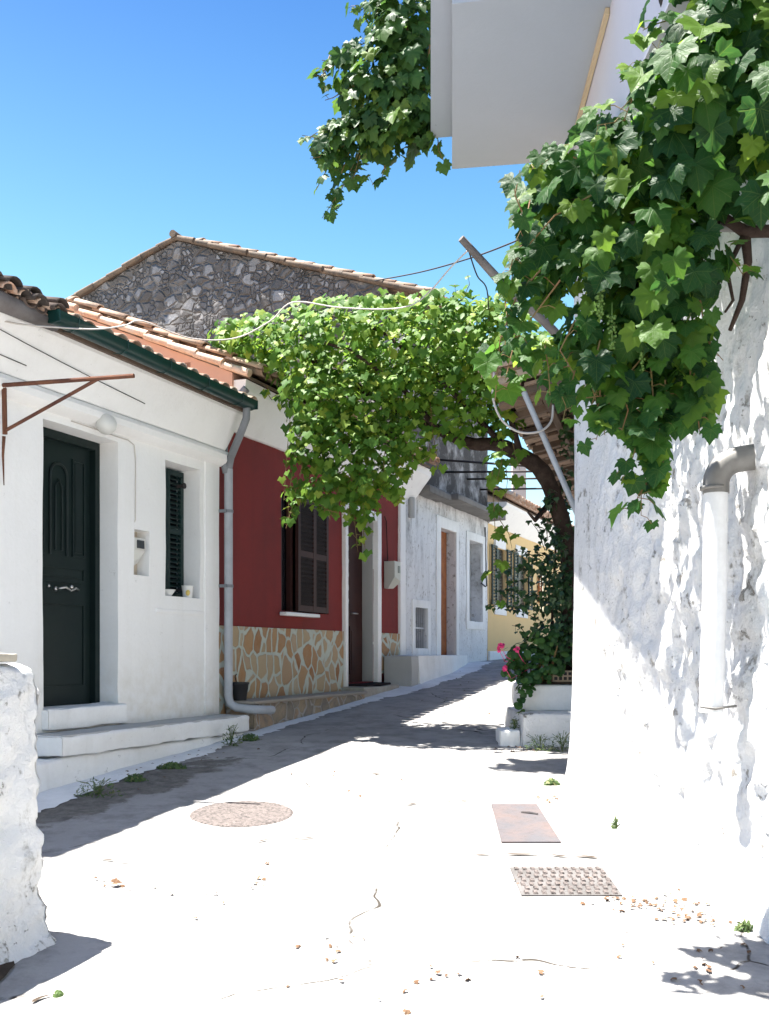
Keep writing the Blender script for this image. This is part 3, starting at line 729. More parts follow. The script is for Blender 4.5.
# ================================================================== RED HOUSE
rA, rB = sB+.005, S(406)
H2 = thing('red_house', 'dark red house with crazy stone plinth, brown shutters and recessed door', 'house', F(12.5, 0, G(11.5)), TH)
rD0, rD1 = S(347.5), S(376)
rW0, rW1 = S(284), S(331.5)
pl = 1.77
rz0, rz1 = 1.10, 3.30
m = MB(FM)
m.wall(rA, S(400.5), .5, 3.80, [(rD0, rD1, rz0, rz1, .22), (rW0, rW1, 1.97, 3.33, .12)], d=.04, step=.16, amp=.005, ends=.3)
m.build('wall', M_red, H2, smooth=True, ang=45)
m = MB(FM); m.rbox(S(400.5)+.002, rB, .0, .3, .6, 3.80, step=.3, amp=.004, r=.01); m.build('corner_strip', M_white, H2, smooth=True)
m = MB(FM); m.wall(rA+.01, rD0-.09, .6, pl, [], d=.015, step=.16, amp=.006, ends=.02); m.wall(rD1+.14, S(400.5), 1.2, pl, [], d=.015, step=.16, amp=.006, ends=.02)
m.build('stone_plinth', M_crazy, H2, smooth=True, ang=45)
m = MB(FM); m.box(rA, rA+.3, .34, 4.1, .5, 4.45); 
# gable end wall above the white roof
m.hexa([(rA, -.15, 3.9), (rA+.25, -.15, 3.9), (rA+.25, 4.1, 3.9), (rA, 4.1, 3.9), (rA, -.15, 4.29), (rA+.25, -.15, 4.29), (rA+.25, 2.05, 5.235), (rA, 2.05, 5.235)])
m.hexa([(rA, 2.05, 3.9), (rA+.25, 2.05, 3.9), (rA+.25, 4.1, 3.9), (rA, 4.1, 3.9), (rA, 2.05, 5.235), (rA+.25, 2.05, 5.235), (rA+.25, 4.1, 4.2), (rA, 4.1, 4.2)])
m.build('gable_wall', M_peach, H2)
m = MB(FM); m.strip([(.05, 3.78), (-.0, 3.78), (-.06, 3.84), (-.16, 3.97), (-.28, 4.12), (-.29, 4.22), (.1, 4.23)], rA+.03, rB+.3, .2, .005); m.build('eave_cove', M_white, H2, smooth=True, ang=30)
m = MB(FM); tiles(m, rA+.10, rB+.1, -.40, 4.24, .43, 2.55, seed=12, r=.07, sp=.18); ro = solid(m.build('roof', M_tilem, H2, smooth=True), .012)
m = MB(FM); m.hexa([(rA+.02, -.34, 4.21), (rB+.1, -.34, 4.21), (rB+.1, 2.03, 5.22), (rA+.02, 2.03, 5.22), (rA+.02, -.34, 4.24), (rB+.1, -.34, 4.24), (rB+.1, 2.03, 5.25), (rA+.02, 2.03, 5.25)])
m.hexa([(rA+.02, 2.035, 5.22), (rB+.1, 2.035, 5.22), (rB+.1, 4.3, 4.30), (rA+.02, 4.3, 4.30), (rA+.02, 2.035, 5.25), (rB+.1, 2.035, 5.25), (rB+.1, 4.3, 4.36), (rA, 4.3, 4.36)])
m.build('roof_deck', M_wood2, ro)
# verge tiles running up the gable
m = MB(FM)
for k in range(8):
    t0 = k*.33; a = (rA-.01+rnd.uniform(-.015, .015), -.36+t0*.92, 4.255+t0*.395+rnd.uniform(0, .012)); b = (a[0]+rnd.uniform(-.02, .02), a[1]+.36*.92, a[2]+.36*.395-.02)
    m.tube([a, b], [.042, .034], 10)
m.build('verge_tile', M_tile, ro, smooth=True, ang=50)
# white door surround and reveal lining
m = MB(FM)
m.rbox(rD0-.085, rD0-.001, -.015, .22, 1.00, 3.40, step=.3, amp=.003, r=.008)
m.rbox(rD1+.001, rD1+.13, -.03, .22, 1.02, 3.42, step=.3, amp=.003, r=.008)
m.rbox(rD0-.0, rD1+.0, -.02, .22, rz1+.001, 3.42, step=.3, amp=.003, r=.008)
m.build('door_surround', M_white2, H2, smooth=True, ang=45)
m = MB(FM); m.box(rD1-.02, rD1+.0, .045, .215, 1.1, 3.298); m.build('door_reveal', M_grayc, H2)
m = MB(FM); m.box(rD0, rD1-.02, .20, .24, rz0, rz1); m2 = m; dr = m.build('door', M_brown, H2)
m = MB(FM)
for (a, b) in ((rD0+.03, (rD0+rD1)/2-.03), ((rD0+rD1)/2+.01, rD1-.05)):
    m.box(a, b, .185, .20, 1.2, 1.85); m.box(a+.04, b-.04, .178, .185, 1.26, 1.79)
m.build('door_panel', M_brown, dr)
m = MB(FM); a, b = rD0+.05, (rD0+rD1)/2-.05
n = 24; last = None
for k in range(n+1):
    z = lerp(2.05, 3.2, k/n); dy = .18+.008*math.sin(k*1.7)
    cur = (m.p((a, dy, z)), m.p((b, dy, z)))
    if last: m.face(last[0], last[1], cur[1], cur[0])
    last = cur
solid(m.build('lace_curtain', M_lace, dr, smooth=True), .004)
m = MB(FM); m.tube([((rD0+rD1)/2+.05, .20, 2.02), ((rD0+rD1)/2+.05, .14, 2.02), ((rD0+rD1)/2+.17, .14, 2.02)], .010, 6); m.build('door_handle', M_chrome, dr, smooth=True)
# window
m = MB(FM); m.box(rW0, rW1, .13, .15, 1.97, 3.33); wo = m.build('window', M_dark, H2)
for (a, b) in ((rW0+.002, rW0+.06), (rW1-.05, rW1-.002), (rW0+.27, rW0+.32)): m = MB(FM); m.box(a, b, .06, .12, 1.972, 3.328); m.build('window_frame', M_brown, wo)
def leaf_shutter(s0, s1, dy):
    m = MB(FM); w = .06
    m.box(s0, s0+w, dy, dy+.04, 1.98, 3.32); m.box(s1-w, s1, dy, dy+.04, 1.98, 3.32)
    for z in (1.98, 2.62, 3.25): m.box(s0+w, s1-w, dy+.002, dy+.038, z, z+.07)
    o = m.build('shutter', M_brown, wo)
    m = MB(FM); m.box(s0+w, s1-w, dy+.015, dy+.025, 2.05, 3.25)
    n = 22
    for k in range(n):
        z = 2.06+k*1.18/n; m.box(s0+w, s1-w, dy+.004, dy+.014, z, z+.03)
    m.build('shutter_slat', M_brownd, o)
leaf_shutter(rW0+.33, rW0+.78, -.01); leaf_shutter(rW0+.80, rW1-.06+.02, .02)
m = MB(FM); m.rbox(rW0-.05, rW0+.80, -.06, .03, 1.915, 1.955, step=.2, amp=.002, r=.006); m.build('window_sill', M_white2, H2, smooth=True)
# meter box
a, b = S(386)+.0, S(392)
m = MB(FM); m.hexa([(a, -.03, 2.40), (b-.1, -.06, 2.40), (b-.1, .03, 2.40), (a, .03, 2.40), (a, -.13, 2.56), (b, -.13, 2.50), (b, .03, 2.50), (a, .03, 2.56)])
m.hexa([(a, -.13, 2.561), (b, -.13, 2.501), (b, .03, 2.501), (a, .03, 2.561), (a, -.13, 2.78), (b, -.13, 2.78), (b, .03, 2.78), (a, .03, 2.78)])
mb_ = m.build('meter_box', M_greyp, H2)
m = MB(FM); m.box(b-.10, b-.02, -.136, -.129, 2.62, 2.72); m.build('display', M_disp, mb_)
m = MB(FM); m.tube([(a+.06, .0, 2.78), (a+.06, .02, 3.35), (a-.05, .0, 3.40)], .008, 6); m.build('meter_cable', M_brown, mb_)
# stone bench in front
BS0, BS1 = S(254, 0)-.18, S(366)-.55
m = MB(FM); m.rbox(11.0, 13.78, -.32, .012, .45, .985, step=.12, amp=.014, r=.02, seed=31)
bn = m.build('bench', M_bench, H2, smooth=True)
m = MB(FM); m.rbox(10.99, 13.79, -.345, .012, .975, 1.01, step=.14, amp=.010, r=.012, seed=33); m.build('bench_top', plaster('worn concrete slab', (.34, .30, .25), (.24, .215, .185), .6, .3, .6, spots=.5), bn, smooth=True)
m = MB(FM); m.rbox(13.80, 15.0, -.30, .25, .7, 1.06, step=.12, amp=.012, r=.03, seed=35); m.build('door_step', M_stone, H2, smooth=True)
m = MB(FM); m.rbox(13.95, 14.75, -.27, .16, 1.064, 1.09, step=.12, amp=.010, r=.01, seed=36); o = m.build('doormat', M_mat, smooth=True); prop(o, 'dark worn doormat on the step of the red house', 'doormat')
# plant pot
q = F(S(241), -.22, 1.012)
q = W(240, 700, 10.15); q.z = 1.012
PP = thing('plant_pot', 'black plastic plant pot on the end of the stone bench by the drainpipe', 'plant pot', q)
m = MB(); m.lathe(q, [(.065, 0), (.088, .16), (.096, .165), (.096, .185), (.084, .185), (.080, .15)], 20); m.build('pot', M_pot, PP, smooth=True, ang=50)
m = MB(); m.lathe(q+Vector((0, 0, .14)), [(.0801, 0), (.05, .02), (.01, .03)], 12); m.tube([q+Vector((-.03, 0, .15)), q+Vector((-.05, .0, .24)), q+Vector((-.035, 0, .27))], .006, 5); m.build('soil', M_soil, PP, smooth=True)

# ================================================================== WEATHERED WHITE HOUSE with stone gable
wA, wB = rB+.005, S(487.5)
H3 = thing('weathered_house', 'tall mould-stained white house with rubble stone gable rising behind the red roof', 'house', F(18, 0, G(16)), TH)
eD0, eD1 = S(440), S(455.5)
g0, g1 = S(414.5), S(427)
v0, v1 = S(468.5), S(482)
m = MB(FM)
m.wall(wA, wB, .9, 6.35, [(eD0, eD1, 1.40, 3.52, .17), (g0, g1, 1.56, 2.18, .20), (v0, v1, 2.05, 3.48, .24)], step=.16, amp=.012, ends=.3)
m.build('wall', M_weath, H3, smooth=True, ang=45)
# gable facing down the street
m = MB(FM); gx = wA+.02
pk = 4.05; pkz = 8.22
def gtop(t): return pkz-.345*abs(t-pk)
n = 60
for k in range(n):
    t0 = .31+(8.2-.31)*k/n; t1 = .31+(8.2-.31)*(k+1)/n
    zs = [2.5+i*(1) for i in range(0)]
    for j in range(30):
        a0 = lerp(3.0, gtop(t0), j/30); a1 = lerp(3.0, gtop(t0), (j+1)/30); b0 = lerp(3.0, gtop(t1), j/30); b1 = lerp(3.0, gtop(t1), (j+1)/30)
        P = []
        for (t, z) in ((t0, a0), (t1, b0), (t1, b1), (t0, a1)):
            P.append((gx+.05*noise.fractal(Vector((t*3, z*3.6, 0)), 1, 2, 3), t, z))
        m.quad(*P)
m.box(gx+.10, gx+.5, .31, 8.2, 2.5, 6.3)
import bmesh
gb = m.build('stone_gable', M_rubble, H3, smooth=True)
bm = bmesh.new(); bm.from_mesh(gb.data); bmesh.ops.remove_doubles(bm, verts=bm.verts, dist=.0005); bm.to_mesh(gb.data); bm.free()
m = MB(FM); m.box(wB-.3, wB, .31, 8.2, 1, 6.3); m.box(gx+.1, wB, 7.9, 8.2, 1, 6.3); m.build('rear_wall', M_weath, H3)
m = MB(FM)
for (t0, t1) in ((-.28, pk), (8.35, pk)):
    z0, z1 = gtop(t0)+.02, gtop(t1)+.02
    m.hexa([(gx-.04, t0, z0), (wB+.1, t0, z0), (wB+.1, t1, z1), (gx-.04, t1, z1), (gx-.04, t0, z0+.05), (wB+.1, t0, z0+.05), (wB+.1, t1, z1+.05), (gx-.04, t1, z1+.05)])
ro = m.build('roof', M_wood2, H3)
m = MB(FM)
for side in (0, 1):
    L = (pk+.30) if side == 0 else 4.3
    nn = int(L/.33)
    for k in range(nn+1):
        for col in range(2):
            t0 = -.30+k*.33 if side == 0 else 8.35-k*.33
            t1 = t0+(.38 if side == 0 else -.38)
            if side == 0 and t1 > pk+.1 or side == 1 and t1 < pk-.1: continue
            s = gx-.05+col*.2+rnd.uniform(-.025, .025); j = rnd.uniform(-.01, .02)
            m.tube([(s, t0, gtop(t0)+.055+j*.5), (s+rnd.uniform(-.02, .02), t1, gtop(t1)+.04+j*.5)], [.048, .04], 9)
m.tube([(gx-.10, pk, pkz+.09), (gx+.4, pk, pkz+.08)], [.062, .06], 10)
m.build('verge_tile', m_tile('weathered verge tile', (.12, .085, .06), (.20, .15, .11), (.08, .072, .065), .8), ro, smooth=True, ang=50)
# flat street-side slope tiles
m = MB(FM); tiles(m, gx+.3, wB, -.32, gtop(-.3)+.06, .345, 4.4, seed=41); solid(m.build('roof_tile', M_tilem, ro, smooth=True), .012)
# projecting ledges
m = MB(FM); m.rbox(S(437), wB+.0, -.36, .02, 3.93, 4.03, step=.15, amp=.012, r=.02, seed=51); pass
m.rbox(wA+.32, S(437)-.01, -.26, .02, 3.90, 4.02, step=.15, amp=.012, r=.03, seed=53)
m.build('ledge', plaster('grimy ledge cement', (.22, .21, .195), (.08, .075, .07), .9, .6, .6, spots=.8, spotcol=(.1, .1, .09)), H3, smooth=True)
# frames
m = MB(FM)
def surround(m, a, b, c, d, w, t=.02):
    m.rbox(a-w, a, -t, .03, c-w, d+w, step=.25, amp=.004, r=.006); m.rbox(b, b+w, -t, .03, c-w, d+w, step=.25, amp=.004, r=.006)
    m.rbox(a, b, -t, .03, d, d+w, step=.25, amp=.004, r=.006); m.rbox(a, b, -t, .03, c-w, c, step=.25, amp=.004, r=.006)
surround(m, g0, g1, 1.56, 2.18, .12); surround(m, v0, v1, 2.05, 3.48, .14)
m.rbox(eD0-.2, eD0, -.02, .03, 1.4, 3.70, step=.25, amp=.004, r=.006); m.rbox(eD1, eD1+.12, -.02, .03, 1.4, 3.70, step=.25, amp=.004, r=.006); m.rbox(eD0, eD1, -.02, .03, 3.52, 3.70, step=.25, amp=.004, r=.006)
m.build('opening_surround', M_white2, H3, smooth=True, ang=45)
m = MB(FM); m.box(g0, g1, .19, .22, 1.56, 2.18); bw = m.build('barred_window', M_dark, H3)
for k in range(6):
    m = MB(FM); s = lerp(g0, g1, (k+.5)/6); m.tube([(s, .05, 1.56), (s, .05, 2.18)], .009, 6); m.build('bar', M_pvc, bw, smooth=True)
m = MB(FM); m.box(g0, g1, .042, .058, 1.86, 1.885); m.build('cross_bar', M_pvc, bw)
m = MB(FM); m.box(eD0, eD1, .16, .20, 1.40, 3.52); dr = m.build('door', M_orange, H3)
m = MB(FM); m.box(eD0+.08, eD1-.08, .145, .16, 1.5, 2.3); m.box(eD0+.08, eD1-.08, .145, .16, 2.4, 3.4); m.build('door_panel', M_orange, dr)
m = MB(FM); m.box(v0, v1, .22, .26, 2.05, 3.48); m.build('window', M_grayc, H3)
m = MB(FM); m.tube([(wA+.12, -.04, 3.80), (wA+.12, -.04, 3.50)], .05, 10); m.build('duct', M_grayc, H3, smooth=True, ang=40)
m = MB(FM); m.tube([(S(484), -.02, 3.8), (S(485), -.02, 3.0), (S(484), -.05, 2.72), (S(482), -.06, 2.70), (S(480), -.02, 2.76)], .012, 6); m.build('facade_cable', M_wire, H3)
# landing ramp
m = MB(FM); m.rbox(S(382.5)+.04, S(382.5)+.3, -.42, -.0, .6, 1.45, step=.12, amp=.008, r=.015, seed=61); la = m.build('landing', M_grayc, H3, smooth=True)
m = MB(FM)
q0 = S(382.5)+.302
N = 20
for k in range(N):
    s0_, s1_ = lerp(q0, 18.6, k/N), lerp(q0, 18.6, (k+1)/N)
    def off(s): return interp([(q0, .42), (17, .36), (18.6, .1)], s)
    m.hexa([(s0_, -off(s0_)-.06, .6), (s1_, -off(s1_)-.06, .6), (s1_, -.0, .6), (s0_, -.0, .6), (s0_, -off(s0_), 1.45), (s1_, -off(s1_), 1.45), (s1_, -.0, 1.455), (s0_, -.0, 1.455)])
m.build('landing_ramp', M_white2, la)

# ================================================================== YELLOW HOUSE
yA, yB = wB+.01, 26.5
H4 = thing('yellow_house', 'pale yellow house with dark green shutters at the end of the lane', 'house', F(21, 0, G(20)), TH)
WY = [(S(494.5), S(504.5)), (S(516), S(526))]
m = MB(FM); m.wall(yA, yB, 1.2, 4.0, [(a, b, 2.42, 3.50, .04) for a, b in WY]+[(S(540), S(545), 2.42, 3.5, .04)], step=.25, amp=.006, ends=.3)
m.build('wall', M_yellow, H4, smooth=True, ang=45)
m = MB(FM); m.rbox(yA+.02, yB, -.04, .02, 1.2, 1.52, step=.3, amp=.006, r=.01); m.build('plinth', M_white2, H4, smooth=True)
m = MB(FM); m.strip([(.05, 3.90), (-.02, 3.90), (-.10, 3.98), (-.24, 4.12), (-.36, 4.22), (-.37, 4.28), (.1, 4.30)], yA, yB, .3, .004); m.build('eave_cove', M_white, H4, smooth=True, ang=30)
m = MB(FM); tiles(m, yA, yB, -.46, 4.30, .42, 3.2, seed=71); ro = solid(m.build('roof', M_tile, H4, smooth=True), .012)
m = MB(FM); m.hexa([(yA, -.38, 4.27), (yB, -.38, 4.27), (yB, 2.6, 5.52), (yA, 2.6, 5.52), (yA, -.38, 4.30), (yB, -.38, 4.30), (yB, 2.6, 5.55), (yA, 2.6, 5.55)]); m.build('roof_deck', M_wood2, ro)
q = Vector((3.22, 24, 0))
m = MB(); m.box(3.06, 3.38, 23.85, 24.15, 4.3, 6.25); m.build('chimney', M_grayc, ro)
for a, b in WY:
    m = MB(FM); m.box(a, b, .035, .06, 2.42, 3.5); wo = m.build('window', M_dark, H4)
    m = MB(FM); m.rbox(a-.05, b+.05, -.02, .02, 3.51, 3.70, step=.3, amp=.003, r=.006); m.build('lintel', M_white2, wo, smooth=True); m = MB(FM); m.rbox(a-.05, b+.05, -.03, .02, 2.22, 2.41, step=.3, amp=.003, r=.006); m.build('apron', M_white2, wo, smooth=True)
    for (c, d) in ((a-.34, a-.01), (b+.01, b+.34)):
        m = MB(FM); shutter(m, c, d, 2.40, 3.52, -.05, t=.03, slat=.06); m.build('shutter', M_greens, wo)
m = MB(FM); shutter(m, S(537), S(540), 2.6, 3.2, -.04, t=.03); m.build('brown_shutter', M_orange, H4)

# ================================================================== RIGHT BUILDING (rough wall, smooth upper floor, balcony slab)
H5 = thing('right_house', 'tall house with thick flaking whitewashed wall and overhanging concrete balcony', 'house', (1.9, 5.0, G(5)))
XW = [(1.2, 2.0), (3, 1.90), (4.3, 1.80), (5, 1.73), (6.5, 1.58), (7.8, 1.455)]
m = MB(); cols = []
path = []
for k in range(9): path.append((1.455+1.0*(1-k/8), 7.8, 0))       # end face
yy = 7.8
while yy > 1.4: path.append((None, yy, 1)); yy -= .028
ZN = 150; Z0 = .0; Z1 = 4.62
grid = []
for (x, y, k) in path:
    colv = []
    gy = G(y)
    for j in range(ZN+1):
        z = lerp(gy-.08, Z1, j/ZN)
        if k == 1:
            xx = interp(XW, y)
            sm = max(0, min(1, (7.35-y)/.7)); edge = max(0, min(1, (7.8-y)/.12))
            a = .028*noise.fractal(Vector((y*1.1, z*.9, 0)), 1, 2, 3)*(.2+.8*sm)+.036*noise.fractal(Vector((y*4.6, z*3.0, 5)), .8, 2.1, 5)*(.08+.92*sm)+.026*noise.fractal(Vector((y*12, z*5.5, 3)), .7, 2.1, 4)*(.05+.95*sm)
            # stones bulging through the whitewash
            dd = noise.voronoi(Vector((y*3.0, z*3.6, 1.3)))[0]; a += .012*max(0, .5-dd[0])*sm
            xx -= a
            h = z-gy; xx -= (.03+.14*min(1, (7.8-y)/1.6))*math.exp(-max(0, h)/.13)*(.6+.4*noise.noise(Vector((y*1.5, 0, 0))))*(.8+.5*noise.noise(Vector((y*7, 3, 0)))) + .05*math.exp(-max(0, h)/.6)
            xx += .03*(1-edge)**2
            if abs(y-7.8) < 1e-6: pass
            colv.append(m.p((xx, y+(.0 if y > 7.79 else 0), z)))
        else:
            e = noise.noise(Vector((x*2, z*2, 7)))*.02
            colv.append(m.p((x+(.03 if abs(x-1.455) < 1e-6 else 0), y+e, z)))
    grid.append(colv)
for A_, B_ in zip(grid, grid[1:]):
    for j in range(ZN): m.face(A_[j], B_[j], B_[j+1], A_[j+1])
m.build('lower_wall', M_rough, H5, smooth=True)
m = MB()
def UX(y): return 1.395+.0555*(y-6.13) if y > 5.5 else 1.36
ys = [1.4, 3, 4.5, 5.5, 6.13, 7, 7.78]
for a, b in zip(ys, ys[1:]):
    for (z0, z1) in ((4.60, 6.2), (6.2, 7.8), (7.8, 9.0)):
        m.quad((UX(a), a, z0), (UX(b), b, z0), (UX(b), b, z1), (UX(a), a, z1))
    m.quad((UX(a), a, 4.60), (UX(b), b, 4.60), (3.5, b, 4.60), (3.5, a, 4.60))
m.quad((UX(7.78), 7.78, 4.6), (5.5, 7.78, 4.6), (5.5, 7.78, 9), (UX(7.78), 7.78, 9)); m.quad((UX(1.4), 1.4, 4.6), (5.5, 1.4, 4.6), (5.5, 1.4, 9), (UX(1.4), 1.4, 9)); m.quad((UX(1.4), 1.4, 9), (5.5, 1.4, 9), (5.5, 7.78, 9), (UX(7.78), 7.78, 9))
m.build('upper_wall', M_upper, H5)
m = MB(); m.hexa([(.12, 1.0, 8.7), (5.8, 1.0, 8.7), (5.8, 8.3, 8.7), (.12, 8.3, 8.7), (.12, 1.0, 8.9), (5.8, 1.0, 8.9), (5.8, 8.3, 8.9), (.12, 8.3, 8.9)]); m.build('shade_eave', M_upper, H5)  # out-of-frame eave, added and sized to shade the upper wall
# balcony slab (two steps)
def BX(y, px): return (px-384.5)/1000*y
yF = 8.28; yN = 6.17
sk = .19
m = MB(); xa, xb = .0675*yF, .0675*yN
m.hexa([(xb, yN, 5.5), (2.0, yN-sk*1.5, 5.5), (2.0, yF-.17*1.35, 5.5), (xa, yF, 5.5), (xb, yN, 5.74), (2.0, yN-sk*1.5, 5.74), (2.0, yF-.17*1.35, 5.74), (xa, yF, 5.74)])
bl = m.build('balcony_slab', M_soffit, H5)
m = MB(); m.hexa([(.046*6.1, 6.05, 5.745), (2.1, 5.8, 5.745), (2.1, 8.0, 5.745), (.046*8.3, 8.26, 5.745), (.046*6.1, 6.05, 5.95), (2.1, 5.8, 5.95), (2.1, 8.0, 5.95), (.046*8.3, 8.26, 5.95)])
m.build('balcony_edge', M_soffit, bl)
m = MB(); m.hexa([(UX(7.7)-.028, 7.8, 5.455), (UX(7.7)-.002, 7.8, 5.455), (UX(6.17)-.002, 6.2, 5.455), (UX(6.17)-.028, 6.2, 5.455), (UX(7.7)-.028, 7.8, 5.497), (UX(7.7)-.002, 7.8, 5.497), (UX(6.17)-.002, 6.2, 5.497), (UX(6.17)-.028, 6.2, 5.497)])
m.build('cream_moulding', M_cream, H5)
m = MB(); m.tube([W(655, -60, 4.85), W(663, 0, 4.9), W(674, 30, 5.0), W(690, 60, 5.0)], .022, 8); m.build('conduit', M_iron, H5, smooth=True)
# thick drain pipe with elbow
pd = 4.80
DR = thing('wall_drainpipe', 'thick whitewashed drainpipe with bare grey elbow on the rough right wall', 'drainpipe', (1.52, pd, 1.2))
a0 = W(716, 487, pd); a1 = W(711, 712, pd)
m = MB(); m.tube([a0, lerp(a0, a1, .5)+Vector((.004, 0, 0)), a1], .057, 18); m.build('pipe', M_wpipe, DR, smooth=True, ang=50)
m = MB(); e = [a0+Vector((0, 0, -.03)), a0+Vector((0, 0, .02))]
for k in range(1, 8):
    th = R(82)*k/7; e.append(a0+Vector((.11*(1-math.cos(th)), -.02*k/7, .02+.11*math.sin(th))))
e.append(e[-1]+Vector((.14, -.02, .02)))
m.tube(e, .062, 18); m.build('elbow', M_zinc, DR, smooth=True, ang=50)
m = MB(); m.tube([a1+Vector((-.07, -.055, .03)), a1+Vector((0, -.065, .02)), a1+Vector((.07, -.05, .03)), a1+Vector((.12, 0, .03))], .006, 5); m.build('pipe_strap', M_zinc, DR, smooth=True); m = MB(); m.tube([a0+Vector((-.01, 0, -.012)), a0+Vector((-.01, 0, .004))], .066, 18); m.build('pipe_band', M_zinc, DR, smooth=True)

# ================================================================== OLD TILED HOUSE behind it
H6 = thing('old_tiled_house', 'old house with bare timber and tile eave behind the rough white wall', 'house', (1.9, 8.6, G(9)))
ev = Vector((.28, 1, 0)).normalized(); ei = Vector((ev.y, -ev.x, 0))
E0 = W(496, 392, 8.45)
EM = Matrix(((ev.x, ei.x, 0, E0.x), (ev.y, ei.y, 0, E0.y), (0, 0, 1, E0.z), (0, 0, 0, 1)))
m = MB(EM); m.rbox(.10, 7.5, .72, 4.2, -3.6, .12, step=.3, amp=.02, r=.03); m.build('wall', M_white2, H6, smooth=True)
m = MB(EM); slp = .22; rs = random.Random(5)
c_ = math.sqrt(1+slp*slp)
# rows of flat boards/tiles seen from below
for i in range(34):
    for j in range(5):
        s0_ = i*.20+rs.uniform(-.02, .02); t0 = j*.26+(i % 2)*.1-.04+rs.uniform(-.02, .02); zz = slp*t0+rs.uniform(-.018, .018)
        m.hexa([(s0_, t0, zz), (s0_+.185, t0, zz+rs.uniform(-.008, .008)), (s0_+.185, t0+.24, zz+slp*.24), (s0_, t0+.24, zz+slp*.24), (s0_, t0, zz+.03), (s0_+.185, t0, zz+.03), (s0_+.185, t0+.24, zz+slp*.24+.03), (s0_, t0+.24, zz+slp*.24+.03)])
un = m.build('eave_tiles', m_tile('old eave tile underside', (.20, .13, .09), (.36, .26, .19), (.13, .10, .08), .8), H6)
m = MB(EM)
for i, s in enumerate((.04, .75, 1.5, 2.3, 3.1, 3.9, 4.8)):
    m.hexa([(s, .02, -.07), (s+.07, .02, -.07), (s+.07, 1.5, 1.5*slp-.07), (s, 1.5, 1.5*slp-.07), (s, .02, -.0), (s+.07, .02, -.0), (s+.07, 1.5, 1.5*slp-.0), (s, 1.5, 1.5*slp-.0)])
m.box(0, 7, .36, .42, slp*.4-.11, slp*.4-.055)
m.build('rafter', M_wood2, H6)
m = MB(EM); m.hexa([(0, -.04, .045), (7.4, -.04, .045), (7.4, 3.2, 3.2*slp+.045), (0, 3.2, 3.2*slp+.045), (0, -.04, .08), (7.4, -.04, .08), (7.4, 3.2, 3.2*slp+.08), (0, 3.2, 3.2*slp+.08)]); rf = m.build('roof', M_wood2, H6)
m = MB(EM); tiles(m, .0, 7.4, -.08, .10, slp, 3.0, seed=81); solid(m.build('roof_tile', M_tilem, rf, smooth=True), .012)
m = MB(EM); m.hexa([(-.05, -.03, .035), (.02, -.03, .035), (.02, 2.2, 2.2*slp+.035), (-.05, 2.2, 2.2*slp+.035), (-.05, -.03, .115), (.02, -.03, .115), (.02, 2.2, 2.2*slp+.115), (-.05, 2.2, 2.2*slp+.115)]); m.build('verge_board', m_tile('brown stone verge', (.30, .22, .16), (.40, .31, .23), (.24, .19, .15)), rf)  # verge in brown tones mottled by noise

# ================================================================== LOW WALL bottom left
lw = Vector((-.44, -.9, 0)).normalized(); li = Vector((lw.y, -lw.x, 0))
c0_ = Vector((-1.49, 4.36, 0))
LM = Matrix(((lw.x, li.x, 0, c0_.x), (lw.y, li.y, 0, c0_.y), (0, 0, 1, 0), (0, 0, 0, 1)))
m = MB(LM); m.rbox(0, 2.6, 0, .45, .05, 1.44, step=.020, amp=.022, r=.04, seed=91, fr=5)
o = m.build('low_wall', M_rough, smooth=True)
for v in o.data.vertices:       # stone courses pushing through the thick whitewash
    c = v.co; wz = c.z+o.location.z; wx = c.x+o.location.x; wy = c.y+o.location.y
    q = LM.inverted() @ Vector((wx, wy, wz))
    z = q.z; cr = math.sin((z+.06*math.sin(q.x*9))*2*math.pi/.30)
    dd = noise.voronoi(Vector((q.x*3.4, q.y*3.4, z*3.8)))[0][0]
    amt = .006*cr+.045*(.42-dd)+.015*noise.fractal(Vector((q.x*12, q.y*12, q.z*12)), .8, 2, 4)
    if q.y < .1: v.co += -li*amt
    if q.x < .06: v.co += -lw*amt
    h = z-G(wy)
    if h < .4: v.co += (-li*.10-lw*.04)*math.exp(-max(0, h)/.10)*(1 if q.y < .2 else 0)
prop(o, 'thick whitewashed rubble wall end at the left edge of the lane', 'wall')
m = MB(LM); m.rbox(.10, .48, .03, .40, 1.452, 1.50, step=.05, amp=.016, r=.015, seed=95); o = m.build('loose_slab', M_stone, smooth=True); prop(o, 'flat bare stone lying on top of the low white wall', 'stone')

# ================================================================== planter blocks on the right
m = MB(); m.rbox(1.25, 2.3, 9.12, 10.5, .45, .945, step=.1, amp=.014, r=.03, seed=101)
PB = thing('stone_planter', 'whitewashed block planter against the old house holding the climbing plants', 'planter', (1.7, 9.7, G(9.7)))
m.build('lower_block', M_rough, PB, smooth=True)
m = MB(); m.rbox(1.32, 2.3, 9.45, 10.4, .946, 1.19, step=.1, amp=.010, r=.025, seed=102); m.build('upper_block', M_white2, PB, smooth=True)
m = MB(); m.rbox(1.39, 2.2, 9.52, 10.35, 1.185, 1.215, step=.1, amp=.02, r=.01, seed=103); m.build('soil', M_soil, PB, smooth=True)
m = MB(); m.rbox(1.05, 1.25, 9.14, 9.5, .45, .79, step=.08, amp=.012, r=.03, seed=104); o = m.build('white_block', M_white2, smooth=True); prop(o, 'small whitewashed block on the road beside the planter', 'block')
BK = thing('hollow_brick', 'pale hollow brick lying on the planter under the climbing plants', 'brick', W(562, 683, 9.6))
q = W(562, 690, 9.62); q.z = 1.215
m = MB(); m.rbox(q.x-.10, q.x+.10, q.y-.06, q.y+.06, q.z, q.z+.11, step=.05, amp=.003, r=.006); m.build('brick_body', M_brick, BK, smooth=True)
m = MB()
